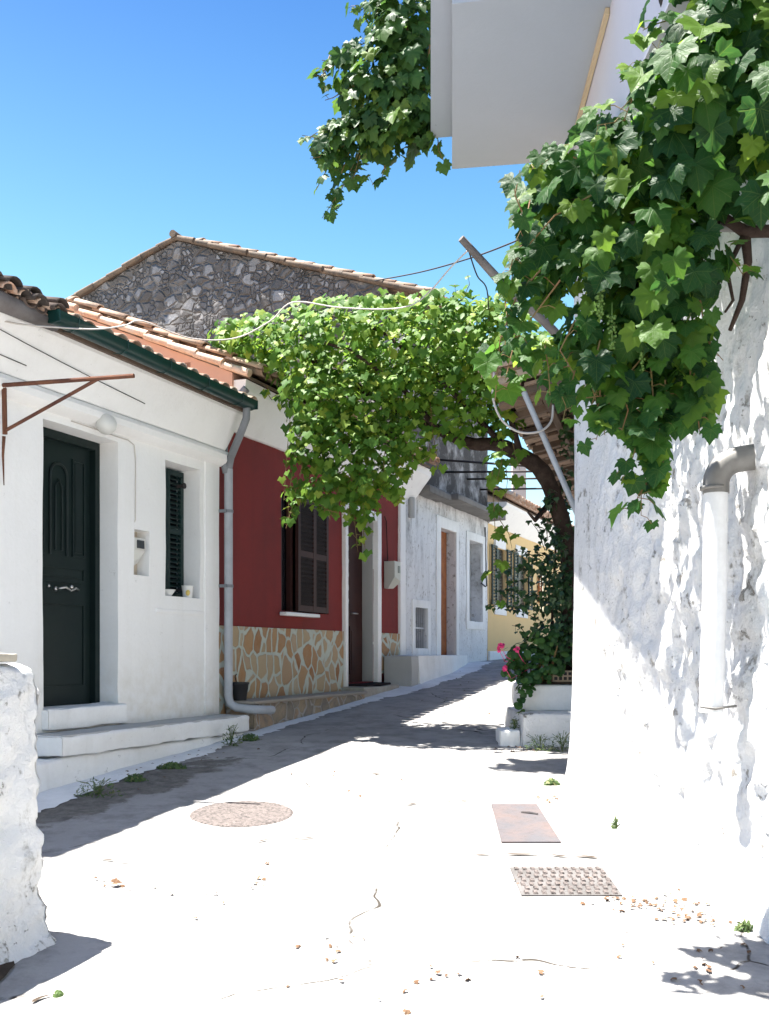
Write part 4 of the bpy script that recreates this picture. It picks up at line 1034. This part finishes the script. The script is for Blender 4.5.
for i in range(4):
    for j in range(2): m.box(q.x-.085+i*.045, q.x-.055+i*.045, q.y-.064, q.y-.060, q.z+.02+j*.045, q.z+.05+j*.045)
m.build('hole', M_pot, BK)

# ================================================================== covers in the road
def on_road(x, y): return G(y)
sl_ = math.atan(.087)
def cover(name, label, cat, x, y):
    t = thing(name, label, cat, (x, y, GN(x, y)))
    t.rotation_euler = (sl_, 0, 0); WM[t.name] = Matrix.Translation((x, y, GN(x, y))) @ Matrix.Rotation(sl_, 4, 'X'); return t
c = cover('manhole_cover', 'round worn manhole cover set in the sunlit concrete', 'manhole cover', -.945, 6.62)
M_ = WM[c.name]
m = MB(M_); m.lathe((0, 0, -.060), [(.34, 0), (.34, .062), (.325, .070), (.31, .066), (.0001, .072)], 48); m.build('disc', M_manhole, c, smooth=True, ang=40)
xl = .69; c = cover('inspection_plate', 'flat rectangular steel plate with rust beside its pale frame', 'inspection cover', 1.0, 6.36); M_ = WM[c.name]
m = MB(M_); m.hexa([(-.31, -.47, .0), (.04, -.47, .0), (.04, .47, .0), (-.27, .47, .0), (-.31, -.47, .014), (.04, -.47, .014), (.04, .47, .014), (-.27, .47, .014)]); m.build('steel_plate', M_plate, c)
m = MB(M_)
for (a, b, cc, d) in ((-.35, -.31, -.52, .52), (.04, .36, -.52, .52), (-.31, .04, -.52, -.472), (-.31, .04, .472, .52)): m.box(a, b, cc, d, -.02, .004)
m.build('frame', plaster('pale concrete frame', (.33, .31, .30), (.24, .20, .18), .6, .1, .3), c)
m = MB(M_); m.tube([(-.10, .22, .016), (-.05, .20, .020), (.0, .17, .016)], .008, 6); m.build('lift_ring', M_iron, c)
c = cover('drain_grate', 'square cast drain grate with rows of slots nearest the camera', 'drain grate', .93, 5.19); M_ = WM[c.name]
m = MB(M_); m.box(-.25, .25, -.23, .23, -.03, .008); m.build('grate_plate', M_gratep, c)
m = MB(M_)
for i in range(11):
    for j in range(7):
        x = -.22+i*.044+(j % 2)*.012; y = -.195+j*.065
        m.hexa([(x-.012, y-.024, .008), (x+.012, y-.024, .008), (x+.012, y+.024, .008), (x-.012, y+.024, .008), (x-.009, y-.020, .017), (x+.009, y-.020, .017), (x+.009, y+.020, .017), (x-.009, y+.020, .017)])
m.build('stud', M_manhole, c)

# ================================================================== poles, cables
m = MB(); m.tube([W(461, 238, 7.8), W(500, 281, 8.0), W(545, 322, 8.15), W(600, 378, 8.35)], [.028, .036, .036, .038], 8); o = m.build('timber_pole', M_wood, smooth=True, ang=50); prop(o, 'grey timber pole slanting up out of the vine against the sky', 'pole')
m = MB(); m.tube([W(524, 392, 8.3), W(545, 440, 8.25), W(580, 520, 8.2)], .024, 8); o = m.build('prop_rod', M_pvc, smooth=True, ang=50); prop(o, 'straight grey metal rod slanting below the old tiled eave', 'rod')
def cable(name, label, pts, r, mat, n=5, cat='cable'):
    P = [W(*p) for p in pts]; Q = []
    for i in range(len(P)-1):   # catmull-rom
        p0, p1, p2, p3 = P[max(0, i-1)], P[i], P[i+1], P[min(len(P)-1, i+2)]
        for k in range(6):
            t = k/6; Q.append(.5*((2*p1)+(-p0+p2)*t+(2*p0-5*p1+4*p2-p3)*t*t+(-p0+3*p1-3*p2+p3)*t*t*t))
    Q.append(P[-1]); m = MB(); m.tube(Q, r, n); o = m.build(name, mat, smooth=True); prop(o, label, cat); return o
cable('overhead_cable', 'pale cable sagging over the roofs and along the top of the vine', [(-20, 316, 6.9), (20, 324, 7.0), (55, 327, 7.1), (95, 329, 7.4), (124, 325.5, 7.8), (143, 321, 8.2), (190, 338, 8.8), (235, 338, 9.2), (270, 321, 9.1), (293, 302, 9.0), (337, 307, 8.9), (382, 309, 8.8), (411, 305, 8.6), (430, 291, 8.4), (450, 268, 8.1), (468, 250, 7.86)], .0065, M_cable)
cable('thin_wire', 'thin dark wire crossing the blue sky above the vine', [(372, 281, 15), (420, 272, 13.5), (470, 258, 12), (513, 242, 11), (600, 205, 9)], .010, M_wire)
cable('hanging_wire', 'thin wire dangling from the tip of the timber pole into the vine', [(468, 248, 7.85), (477, 275, 8.2), (487, 290, 8.6), (489, 330, 9)], .006, M_wire)
cable('cable_loop', 'pale cable hanging in a loop under the old tiled eave', [(494, 372, 8.2), (493, 398, 8.2), (502, 420, 8.2), (520, 432, 8.2), (540, 431, 8.2), (551, 421, 8.25), (553, 405, 8.3)], .010, M_cable)
for k, (p0, p1, lab) in enumerate((((430, 458, 15.6), (560, 468, 14.4), 'topmost iron bar over the lane beside the stained house'), ((446, 471.5, 16.4), (560, 471, 15.2), 'second iron bar from the top over the lane'), ((469, 478.5, 17.5), (560, 478, 16.3), 'third iron bar from the top over the lane'), ((482, 489, 18.2), (560, 488, 17.1), 'lowest iron bar over the lane before the yellow house'))):
    m = MB(); m.tube([W(*p0)+NI*.1, W(*p1)], .018, 6); o = m.build('iron_bar', M_iron, smooth=True); prop(o, lab, 'bar', 'iron bars spanning the lane')

# ================================================================== VEGETATION
half = [(.0, -.10), (.14, -.34), (.30, -.40), (.36, -.26), (.50, -.22), (.44, -.08), (.56, .06), (.60, .22), (.44, .20), (.40, .26), (.38, .44), (.26, .42), (.18, .52), (.0, .74)]
LEAF = half+[(-x, y) for x, y in half[-2:0:-1]]
LEAF_S = [(0, -.10), (.28, -.36), (.42, -.12), (.58, .18), (.34, .26), (.24, .46), (0, .70), (-.24, .46), (-.34, .26), (-.58, .18), (-.42, -.12), (-.28, -.36)]
ROUND = [(.5*math.cos(a), .5*math.sin(a)) for a in [R(k*45-67) for k in range(8)]]
IVY = [(0, -.25), (.35, -.3), (.45, .05), (.2, .2), (0, .6), (-.2, .2), (-.45, .05), (-.35, -.3)]
THIN = [(0, -.5), (.12, -.1), (.08, .3), (0, .6), (-.08, .3), (-.12, -.1)]
def leaf(mb, pos, nrm, tip, size, shape=LEAF_S, curl=.25, rg=rnd):
    nrm = nrm.normalized(); y = tip-nrm*tip.dot(nrm)
    if y.length < 1e-3: y = nrm.cross(Vector((1, .3, .2)))
    y.normalize(); x = y.cross(nrm)
    cu = curl*rg.uniform(.1, 2.4); fo = rg.uniform(-.15, .38); tw = rg.uniform(-.2, .2)
    big = len(shape) > 20
    c = mb.p(pos); ids = []; mid = []
    w1 = rg.uniform(-.10, .10); w2 = rg.uniform(0, 6)
    for (a, b) in shape:
        r2 = a*a+b*b; an = math.atan2(a, b)
        z = -cu*r2+fo*abs(a)+tw*a*b+(w1*math.sin(an*3+w2)*r2**.5 if big else 0)
        ids.append(mb.p(pos+(x*a+y*b+nrm*z)*size))
        if big:
            mb.uv[ids[-1]] = (a, b); mb.uv[len(mb.v)] = (a*.52, b*.52)
            a2, b2 = a*.52, b*.52; rm = a2*a2+b2*b2; rib = .030*math.cos(an*5)
            mid.append(mb.p(pos+(x*a2+y*b2+nrm*(-cu*rm+fo*abs(a2)+tw*a2*b2+w1*.4*math.sin(an*3+w2)*rm**.5-rib))*size))
    n = len(ids)
    if big:
        for i in range(n):
            mb.face(c, mid[i], mid[(i+1) % n]); mb.face(mid[i], ids[i], ids[(i+1) % n], mid[(i+1) % n])
    else:
        for i in range(n): mb.face(c, ids[i], ids[(i+1) % n])
def rv(rg=rnd):
    while True:
        v = Vector((rg.uniform(-1, 1), rg.uniform(-1, 1), rg.uniform(-1, 1)))
        if .05 < v.length < 1: return v
def blob(mb, px, py, D, rx, ry, rd, n, size, shape=LEAF_S, up=.6, surf=.0, rg=rnd, droop=.9):
    """leaves through an ellipsoid volume; radii rx, ry in metres sideways and up, rd along the view of the street"""
    c = W(px, py, D)
    for _ in range(n):
        v = rv(rg)
        if surf and v.length < surf and rg.random() < .7: v = v.normalized()*rg.uniform(surf, 1)
        p = c+Vector((v.x*rx, v.y*rd, v.z*ry))
        nn = Vector((v.x*.8-.25, v.y*.9-.45, v.z*.5+up))+rv(rg)*.8
        leaf(mb, p, nn, Vector((v.x*.3, v.y*.3, -droop))+rv(rg)*.6, size*(rg.uniform(.35, 1.3)**.8), shape, rg=rg)
def strand(mb, st, pts, spacing, size, shape=LEAF_S, r=.004, rg=rnd, spread=.9, up=.4):
    P = [Vector(p) for p in pts]; st.tube(P, r, 5, r2=r*.5)
    for a, b in zip(P, P[1:]):
        L = (b-a).length; n = max(1, int(L/spacing))
        for k in range(n):
            p = a+(b-a)*(k+rg.random())/n; o = rv(rg); o.z = o.z*.5; o = o.normalized()*size*spread*rg.uniform(.3, .9)
            st.tube([p, p+o*.6+Vector((0, 0, .01)), p+o], r*.45, 4, cap=False)
            leaf(mb, p+o, Vector((o.x*3-.2, o.y*3-.5, up))+rv(rg)*.6, Vector((o.x, o.y, -.9))+rv(rg)*.4, size*rg.uniform(.6, 1.15), shape, rg=rg)

# --- vine over the lane
V1 = thing('street_vine', 'bright green grapevine spreading over the lane from its bare curved trunk', 'vine', (1.7, 9.7, 1.2))
tr = MB(); tp = [W(562, 690, 9.85), W(566, 650, 9.85), W(569, 600, 9.8), W(568, 545, 9.75), W(557, 503, 9.7), W(540, 470, 9.65), W(518, 452, 9.65), W(496, 445, 9.7), W(470, 442, 9.8), W(440, 432, 9.9), W(415, 420, 10.0), W(380, 400, 10.1), W(330, 370, 10.2), W(270, 345, 10.2)]
tp2 = []
for i, p in enumerate(tp): tp2.append(p+Vector((rnd.uniform(-.02, .02), rnd.uniform(-.02, .02), rnd.uniform(-.02, .02))))
Q = []
for i in range(len(tp2)-1):
    p0, p1, p2, p3 = tp2[max(0, i-1)], tp2[i], tp2[i+1], tp2[min(len(tp2)-1, i+2)]
    for k in range(5):
        t = k/5; Q.append(.5*((2*p1)+(-p0+p2)*t+(2*p0-5*p1+4*p2-p3)*t*t+(-p0+3*p1-3*p2+p3)*t*t*t))
Q.append(tp2[-1]); nQ = len(Q)
tr.tube(Q, [(lerp(.10, .08, min(1, i/25)) if i < 25 else lerp(.085, .02, (i-25)/(nQ-25)))*(1+.14*noise.noise(Vector((i*.9, 0, 0)))) for i in range(nQ)], 10)
tr.build('trunk', M_bark, V1, smooth=True)
br_ = MB()
for pts in ([(505, 447, 9.7), (470, 410, 9.6), (430, 370, 9.5), (380, 330, 9.6), (330, 315, 9.8)], [(440, 432, 9.9), (400, 385, 9.5), (350, 350, 9.4), (300, 335, 9.6)], [(520, 452, 9.6), (505, 400, 9.2), (480, 340, 9.2), (450, 310, 9.4)], [(415, 420, 10), (370, 440, 9.8), (330, 450, 9.7)], [(552, 500, 9.6), (535, 520, 9.4), (528, 512, 9.3)]):
    br_.tube([W(*p) for p in pts], .032, 7, r2=.010)
br_.build('branch', M_bark, V1, smooth=True)
lf = MB(); st = MB(); r1 = random.Random(11)
BL = [  # px, py, D, rx, ry, rd, n
 (232, 338, 10.3, .26, .13, .5, 90), (262, 345, 10.2, .35, .26, .7, 210), (300, 350, 10.0, .42, .38, .8, 330), (340, 345, 9.9, .45, .42, .9, 360),
 (385, 345, 9.8, .48, .45, .9, 380), (430, 345, 9.7, .45, .45, .9, 360), (470, 345, 9.5, .42, .42, .8, 320), (505, 350, 9.3, .34, .34, .7, 200), (528, 360, 9.1, .20, .22, .5, 90),
 (320, 400, 9.8, .42, .36, .7, 300), (365, 405, 9.8, .45, .40, .8, 330), (405, 390, 9.7, .40, .32, .7, 240), (445, 385, 9.6, .35, .28, .7, 170), (480, 400, 9.5, .26, .30, .6, 120), (505, 420, 9.5, .16, .20, .5, 60),
 (310, 445, 9.7, .22, .30, .5, 130), (345, 455, 9.7, .34, .40, .6, 250), (380, 455, 9.6, .30, .36, .6, 180), (412, 440, 9.6, .20, .20, .5, 70),
 (330, 492, 9.6, .30, .18, .4, 90), (365, 495, 9.5, .16, .22, .4, 60), (395, 480, 9.5, .14, .18, .35, 40), (455, 425, 9.6, .20, .14, .5, 50), (497, 385, 9.3, .25, .22, .5, 90), (540, 352, 8.9, .22, .16, .4, 90), (555, 370, 8.7, .14, .08, .3, 30), (500, 318, 9.2, .25, .18, .5, 80), (440, 312, 9.4, .4, .14, .5, 80), (372, 316, 9.6, .4, .14, .5, 80)]
for b in BL: blob(lf, *b[:6], int(b[6]*1.6), size=.090, rg=r1, up=.7, surf=.5)
for (x0, y0, x1, y1, D) in ((296, 450, 288, 525, 9.6), (306, 440, 300, 505, 9.6), (290, 420, 284, 500, 9.6), (298, 480, 286, 528, 9.55), (360, 470, 358, 552, 9.5), (366, 480, 366, 558, 9.5), (372, 470, 374, 520, 9.5), (340, 480, 330, 520, 9.5), (352, 470, 347, 525, 9.5), (322, 480, 328, 512, 9.6), (395, 460, 398, 505, 9.5), (385, 450, 386, 498, 9.5), (405, 440, 412, 480, 9.5), (425, 420, 432, 462, 9.5),
                       (240, 330, 215, 345, 10.3), (260, 320, 232, 322, 10.2), (455, 300, 455, 285, 9.3), (490, 310, 486, 288, 9.1), (462, 300, 468, 275, 9.1), (300, 310, 290, 300, 10), (350, 305, 340, 297, 9.9), (400, 305, 398, 292, 9.7), (425, 300, 430, 288, 9.6), (520, 330, 530, 318, 9), (310, 500, 345, 515, 9.5), (430, 400, 440, 470, 9.5), (466, 410, 462, 450, 9.5), (376, 300, 383, 286, 9.7), (272, 400, 268, 385, 10)):
    A = W(x0, y0, D); B = W(x1, y1, D-.1); Mid = lerp(A, B, .5)+rv(r1)*.06
    strand(lf, st, [A, Mid, B], .05, .10, r=.004, rg=r1)
# loose leaves hanging by the trunk
for (x0, y0, x1, y1, D) in ((497, 450, 500, 520, 9.2), (505, 460, 505, 500, 9.2), (500, 520, 512, 548, 9.2), (492, 470, 494, 600, 9.1), (503, 440, 497, 480, 9.0), (512, 440, 520, 470, 9.2)):
    A = W(x0, y0, D); B = W(x1, y1, D-.1); strand(lf, st, [A, lerp(A, B, .5)+rv(r1)*.03, B], .10, .13, r=.004, rg=r1, shape=LEAF)
print('street vine faces', len(lf.f))
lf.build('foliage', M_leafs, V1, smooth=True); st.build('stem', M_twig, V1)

# --- vine hanging at the balcony corner
V2 = thing('balcony_vine', 'dark green grapevine hanging off the balcony corner against the blue sky', 'vine', (.3, 8.4, 5.9))
lf = MB(); st = MB(); r2 = random.Random(23)
BL = [(415, -10, 8.3, .30, .35, .4, 90), (400, 40, 8.3, .30, .30, .4, 110), (408, 85, 8.3, .30, .36, .4, 150), (375, 85, 8.4, .26, .30, .4, 110), (395, 125, 8.3, .32, .26, .35, 120), (365, 135, 8.4, .24, .22, .3, 75), (345, 65, 8.4, .12, .12, .25, 22), (335, 145, 8.4, .18, .16, .3, 40), (350, 110, 8.4, .16, .16, .3, 30), (385, 55, 8.4, .2, .2, .3, 40), (418, 115, 8.2, .16, .26, .3, 50), (380, 5, 8.3, .2, .12, .25, 30)]
for b in BL: blob(lf, *b, size=.135, rg=r2, up=.5, shape=LEAF)
for (x0, y0, x1, y1) in ((360, 150, 322, 218), (350, 150, 335, 200), (340, 130, 305, 140), (365, 60, 322, 60), (330, 55, 322, 90), (375, 0, 355, 15), (400, -10, 365, 22), (360, 155, 350, 190), (430, 80, 445, 110), (425, 60, 436, 45), (438, 140, 446, 165), (345, 60, 318, 80), (350, 135, 302, 135), (345, 145, 310, 158), (335, 150, 316, 190), (380, 20, 355, 5), (370, 40, 345, 48), (345, 90, 325, 100), (385, 165, 372, 185), (440, 20, 452, 60)):
    A = W(x0, y0, 8.35); B = W(x1, y1, 8.3); strand(lf, st, [A, lerp(A, B, .5)+rv(r2)*.05, B], .055, .11, r=.005, rg=r2, shape=LEAF)
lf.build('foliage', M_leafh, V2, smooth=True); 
for pts in ([(425, -60, 8.3), (412, 20, 8.3), (400, 80, 8.35), (370, 140, 8.4)], [(412, 20, 8.3), (385, 70, 8.4), (345, 90, 8.4)], [(440, -40, 8.2), (428, 60, 8.2), (420, 120, 8.2)]): st.tube([W(*p) for p in pts], .012, 6, r2=.005)
st.build('stem', M_twig, V2)

# --- near vine on the rough wall
V3 = thing('wall_vine', 'large-leaved grapevine tumbling down the rough right wall close to the camera', 'vine', (1.5, 3.9, 3.0))
lf = MB(); st = MB(); r3 = random.Random(37)
BL = [(745, 20, 4.0, .22, .20, .30, 34), (715, 65, 4.0, .22, .20, .30, 34), (760, 100, 3.9, .22, .25, .35, 46), (690, 110, 4.0, .26, .22, .35, 46), (650, 150, 4.1, .26, .18, .30, 38), (600, 175, 4.2, .22, .14, .28, 30), (560, 170, 4.3, .16, .10, .22, 16), (545, 205, 4.3, .14, .14, .2, 18), (575, 225, 4.25, .24, .22, .30, 38), (540, 265, 4.3, .16, .18, .22, 26),
 (620, 225, 4.1, .26, .20, .35, 44), (670, 200, 4.1, .26, .20, .35, 44), (715, 165, 4.0, .22, .16, .3, 26), (765, 190, 3.8, .08, .16, .2, 7), (600, 280, 4.15, .24, .20, .30, 38), (650, 285, 4.1, .26, .22, .35, 46), (680, 270, 4.1, .16, .20, .35, 30), (640, 335, 4.1, .24, .18, .30, 36), (668, 330, 4.1, .18, .20, .30, 30), (615, 350, 4.1, .18, .14, .2, 16), (670, 370, 4.1, .20, .18, .25, 24), (680, 400, 4.1, .12, .14, .2, 10), (640, 405, 4.1, .14, .10, .2, 9), (590, 330, 4.1, .14, .12, .2, 12), (625, 380, 4.1, .14, .12, .2, 8)]
BL += [(720, 60, 4.7, .30, .30, .35, 40), (760, 120, 4.6, .25, .30, .3, 34), (700, -60, 4.4, .35, .25, .5, 46), (770, -80, 4.3, .35, .25, .5, 46), (830, 20, 4.2, .30, .35, .4, 40), (840, 150, 4.2, .3, .35, .4, 34), (650, 430, 4.0, .14, .10, .15, 9), (675, 395, 4.0, .12, .10, .15, 9)]  # clumps beyond the frame are added to dapple the wall with shade
for b in BL:
    low = b[1] > 235
    blob(lf, *b[:6], int(b[6]*(1.75 if low else 1.15)), size=.112 if low else .146, rg=r3, up=.35, shape=LEAF)
for b in [(520, 355, 4.3, .08, .10, .1, 7), (555, 360, 4.3, .10, .12, .12, 9), (600, 205, 5.3, .28, .22, .45, 42), (640, 165, 5.5, .28, .22, .45, 42), (570, 240, 5.5, .22, .18, .4, 26), (660, 240, 5.0, .26, .22, .4, 34), (690, 180, 5.0, .28, .25, .4, 34), (640, 300, 5.0, .18, .16, .35, 22), (700, 120, 5.1, .3, .25, .4, 34), (600, 130, 5.9, .25, .15, .35, 22), (740, 60, 5.2, .3, .3, .4, 34), (610, 260, 5.9, .2, .2, .3, 22)]:  # deeper clumps put in so their leaf shadows dapple the wall
    blob(lf, *b, size=.125, rg=r3, up=.5, shape=LEAF)
for (pts, sp_) in (([(650, 360), (655, 420), (648, 470), (632, 512)], .032), ([(660, 400), (662, 440), (652, 470), (640, 495)], .05), ([(665, 380), (668, 415), (655, 440)], .06), ([(640, 360), (610, 395), (560, 400)], .06), ([(540, 270), (515, 300), (500, 340), (495, 400)], .07), ([(560, 280), (530, 320), (495, 360)], .07), ([(620, 350), (598, 385), (590, 410)], .06), ([(530, 230), (515, 195), (520, 170)], .07), ([(600, 170), (560, 150), (528, 175)], .06), ([(690, 60), (660, 40), (655, 60)], .07), ([(700, 40), (730, 0), (769, -20)], .06), ([(700, 300), (705, 330), (690, 390)], .07), ([(600, 340), (590, 380), (600, 415)], .05), ([(575, 320), (560, 350), (575, 375)], .05), ([(620, 380), (628, 410), (622, 430)], .05), ([(690, 370), (690, 400), (672, 430)], .07), ([(600, 190), (555, 215), (515, 260), (508, 300)], .06), ([(700, 100), (640, 90), (620, 110)], .07), ([(670, 70), (640, 80), (620, 130)], .07)):
    strand(lf, st, [W(x, y, 4.0) for x, y in pts], sp_, .125, r=.004, rg=r3, shape=LEAF)
for (x0, y0, dx, dy) in ((560, 150, -30, 20), (530, 200, -14, 40), (515, 250, -10, 45), (505, 300, 0, 45), (520, 330, -15, 50), (545, 345, 5, 50), (575, 370, -12, 50), (600, 390, 5, 45), (690, 390, 10, 45), (705, 330, 18, 30), (655, 440, 14, 50), (640, 430, -18, 50), (625, 120, -28, 5), (640, 60, -20, 22), (668, 20, -25, 10), (725, 250, 18, 25), (610, 400, -14, 40), (645, 470, -4, 45)):
    A = W(x0, y0, 4.0); B = W(x0+dx, y0+dy, 3.95); strand(lf, st, [A, lerp(A, B, .5)+rv(r3)*.02, B], .028, .075, r=.003, rg=r3, shape=LEAF)
for pts, r_ in (([(790, 230, 4.1), (745, 232, 4.1), (720, 215, 4.1), (690, 180, 4.05), (660, 120, 4.1)], .03), ([(745, 232, 4.1), (748, 262, 4.15), (742, 300, 4.2), (730, 330, 4.3)], .022), ([(720, 215, 4.1), (700, 260, 4.1), (660, 300, 4.1), (640, 360, 4.05)], .014), ([(745, 232, 4.1), (727, 270, 4.1), (733, 300, 4.1), (725, 312, 4.1)], .012), ([(700, 228, 4.1), (620, 232, 4.15), (560, 250, 4.25)], .010), ([(690, 180, 4.05), (600, 190, 4.2), (545, 210, 4.3)], .010)):
    m = MB(); m.tube([W(*p) for p in pts], r_, 8, r2=r_*.4); m.build('branch', M_bark, V3, smooth=True)
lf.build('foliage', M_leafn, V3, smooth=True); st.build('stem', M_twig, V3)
for (px, py, L) in ((612, 315, .13), (642, 335, .15), (665, 322, .13), (600, 290, .11)):
    m = MB(); c = W(px, py, 3.95)
    for k in range(46):
        t = r3.random(); rr = .030*(1-.7*t); v = rv(r3); m.ball(c+Vector((v.x*rr, v.y*rr, -t*L)), .0065, 6, 4)
    m.tube([c+Vector((0, 0, .05)), c, c-Vector((0, 0, L))], .003, 4); m.build('grape_bunch', M_grape, V3, smooth=True)
m = MB(); m.tube([W(596, 225, 4.2), W(765, 228, 4.1)], .018, 10); o = m.build('support_pipe', M_zinc, smooth=True, ang=50); prop(o, 'horizontal grey metal pipe carrying the near vine', 'pipe')

# --- ivy / bougainvillea column beside the trunk, geranium
IV = thing('climbing_ivy', 'dark leafy climber growing up beside the vine trunk out of the planter', 'climbing plant', (1.75, 9.8, 1.2))
lf = MB(); st = MB(); r4 = random.Random(51)
for b in [(560, 665, 9.8, .17, .30, .3, 150), (562, 620, 9.85, .16, .30, .3, 160), (558, 575, 9.8, .18, .28, .3, 150), (562, 530, 9.8, .12, .22, .25, 80), (548, 600, 9.8, .18, .30, .25, 120), (535, 565, 9.8, .16, .20, .2, 60), (545, 640, 9.8, .2, .2, .25, 100), (522, 600, 9.7, .14, .12, .2, 40), (566, 490, 9.9, .09, .25, .2, 50), (568, 440, 9.7, .08, .3, .2, 50), (562, 640, 9.55, .14, .25, .08, 90), (560, 590, 9.55, .12, .25, .08, 90), (558, 545, 9.5, .10, .22, .08, 60), (550, 500, 9.5, .08, .12, .08, 24)]:
    blob(lf, *b, size=.075, rg=r4, up=.4, shape=IVY)
for (x0, y0, x1, y1) in ((535, 600, 500, 590), (540, 620, 485, 605), (540, 560, 508, 552), (545, 550, 530, 520), (548, 540, 540, 505), (530, 640, 512, 625), (520, 580, 505, 600), (545, 530, 555, 500), (530, 570, 497, 575)):
    A = W(x0, y0, 9.7); B = W(x1, y1, 9.6); strand(lf, st, [A, lerp(A, B, .5)+Vector((0, 0, .05)), B], .03, .075, r=.004, rg=r4, shape=IVY)
st.tube([W(548, 690, 9.75), W(552, 620, 9.8), W(556, 540, 9.8), (W(562, 470, 9.8))], .014, 6)
lf.build('foliage', M_ivy, IV); st.build('stem', M_bark, IV)
GE = thing('geranium', 'bushy geranium with pink flowers spilling over the front of the planter', 'plant', (1.5, 9.5, 1.2))
lf = MB(); st = MB()
for b in [(540, 668, 9.5, .22, .16, .22, 150), (522, 655, 9.5, .18, .14, .18, 90), (545, 640, 9.6, .20, .16, .2, 110), (525, 685, 9.35, .10, .12, .10, 36), (515, 668, 9.4, .12, .14, .12, 50), (519, 705, 9.3, .06, .12, .06, 14), (560, 650, 9.6, .14, .2, .2, 60)]:
    blob(lf, *b, size=.07, rg=r4, up=.7, shape=ROUND)
for k in range(14): a = W(540+r4.uniform(-15, 10), 690, 9.6); st = MB(); st.tube([a, a+Vector((r4.uniform(-.2, .12), r4.uniform(-.2, .1), r4.uniform(.2, .45)))], .006, 5); st.build('stem', M_twig, GE)
lf.build('foliage', M_ger, GE)
for (px, py, D, s) in ((500.5, 646, 9.3, .034), (516.5, 649, 9.3, .026), (505.5, 668, 9.3, .026), (499, 650, 9.3, .02)):
    m = MB(); c = W(px, py, D)
    for k in range(16): leaf(m, c+rv(r4)*s, rv(r4), rv(r4), s*1.1, ROUND, rg=r4)
    m.tube([c, c+Vector((.06, .05, -.10)), W(530, 668, 9.5)], .003, 4); m.build('flower', M_pink, GE)
# weeds
WEEDS = [((98, 752, 7.15), .20, .14, 'tall straggly weed at the foot of the ledge near the low wall', 'up'), ((135, 748, 7.6), .10, .06, 'low dark green tuft under the ledge, second from the left', 'l'), ((172, 745, 8.1), .13, .05, 'flat spreading tuft under the middle of the ledge', 'l'),
         ((231, 738, 9.2), .11, .22, 'upright weed under the right end of the ledge', 'up'), ((250, 735, 9.5), .12, .07, 'low tuft between the ledge and the stone bench', 'l'), ((540, 745, 8.95), .18, .16, 'yellowish grass clump in front of the planter', 'up'), ((562, 742, 8.9), .14, .20, 'taller green grass clump between planter and rough wall', 'up'),
         ((640, 793, 6.25), .03, .08, 'small weed growing out of the foot of the rough wall', 'up'), ((552, 792, 7.5), .07, .05, 'little tuft with dry leaves beside the steel plate', 'l'), ((515, 728, 9.25), .05, .12, 'trailing weed on the small white block', 'up'), ((757, 905, 4.5), .05, .05, 'small weed at the foot of the rough wall by the right edge', 'up')]
for (p, w_, h_, lab, kind) in WEEDS:
    q = W(*p); q.z = GN(q.x, q.y) if not 'block' in lab or 'front' in lab else .79
    if 'rough wall' in lab and 'between' not in lab: q.x = interp(XW, q.y)-.16
    T_ = thing('weed', lab, 'weed', q, 0, 'weeds growing along the walls'); lf = MB()
    for k in range(int(60+w_*500)):
        v = rv(r4); p2 = q+Vector((v.x*w_, v.y*w_*.5, abs(v.z)*h_*(1-.4*abs(v.x))))
        leaf(lf, p2, Vector((v.x, v.y-.3, .7))+rv(r4)*.6, Vector((v.x, v.y, .5)), r4.uniform(.02, .045), THIN if kind == 'up' else IVY, rg=r4)
    for k in range(10): v = rv(r4); lf.tube([q, q+Vector((v.x*w_*.4, v.y*w_*.3, h_*.6)), q+Vector((v.x*w_*.9, v.y*w_*.4, h_*(.7+.3*abs(v.z))))], .002, 4)
    lf.build('foliage', M_weed, T_)
# wall sprigs (tiny plants in the rough wall)
lit = MB(); r5 = random.Random(5)
def litter(px, py, spread_x, spread_y, n, size=.035):
    for _ in range(n):
        x_, y_ = px+r5.gauss(0, spread_x), py+r5.gauss(0, spread_y); D = 1.62/((y_-652)/1000+.085)
        X = (x_-384.5)/1000*D
        if X > interp(XW, D)-.1: continue
        leaf(lit, Vector((X, D, GN(X, D)+.012)), Vector((0, 0, 1))+rv(r5)*.5, rv(r5), r5.uniform(.5, 1.3)*size*.7, LEAF_S, .6, rg=r5)
for a in ((640, 902, 22, 4, 46), (690, 915, 20, 4, 30), (672, 900, 20, 5, 16), (108, 881, 8, 3, 8), (268, 863, 3, 2, 3), (120, 772, 25, 6, 12), (200, 750, 30, 4, 20), (545, 797, 8, 3, 14), (535, 747, 22, 2, 34), (480, 700, 30, 12, 24), (330, 940, 30, 8, 10), (180, 900, 40, 10, 9), (700, 960, 40, 15, 22), (450, 985, 80, 12, 16), (262, 880, 5, 3, 5), (400, 780, 60, 10, 16), (460, 680, 25, 8, 10), (560, 880, 40, 4, 10)):
    litter(*a)
o = lit.build('leaf_litter', M_deadleaf); prop(o, 'scattered dry brown leaves on the concrete', 'fallen leaves', kind='stuff')
for (px, py, lab, mt_) in ((58, 992, 'single green leaf lying on the sunlit road near the low wall', M_weed), (115, 884, 'larger dry leaf lying on the sunlit road beyond the low wall', M_deadleaf)):
    D = 1.62/((py-652)/1000+.085); X = (px-384.5)/1000*D; m = MB(); leaf(m, Vector((X, D, GN(X, D)+.02)), Vector((.1, -.3, 1)), Vector((1, .3, 0)), .055, LEAF, .9); o = m.build('fallen_leaf', mt_); prop(o, lab, 'leaf')
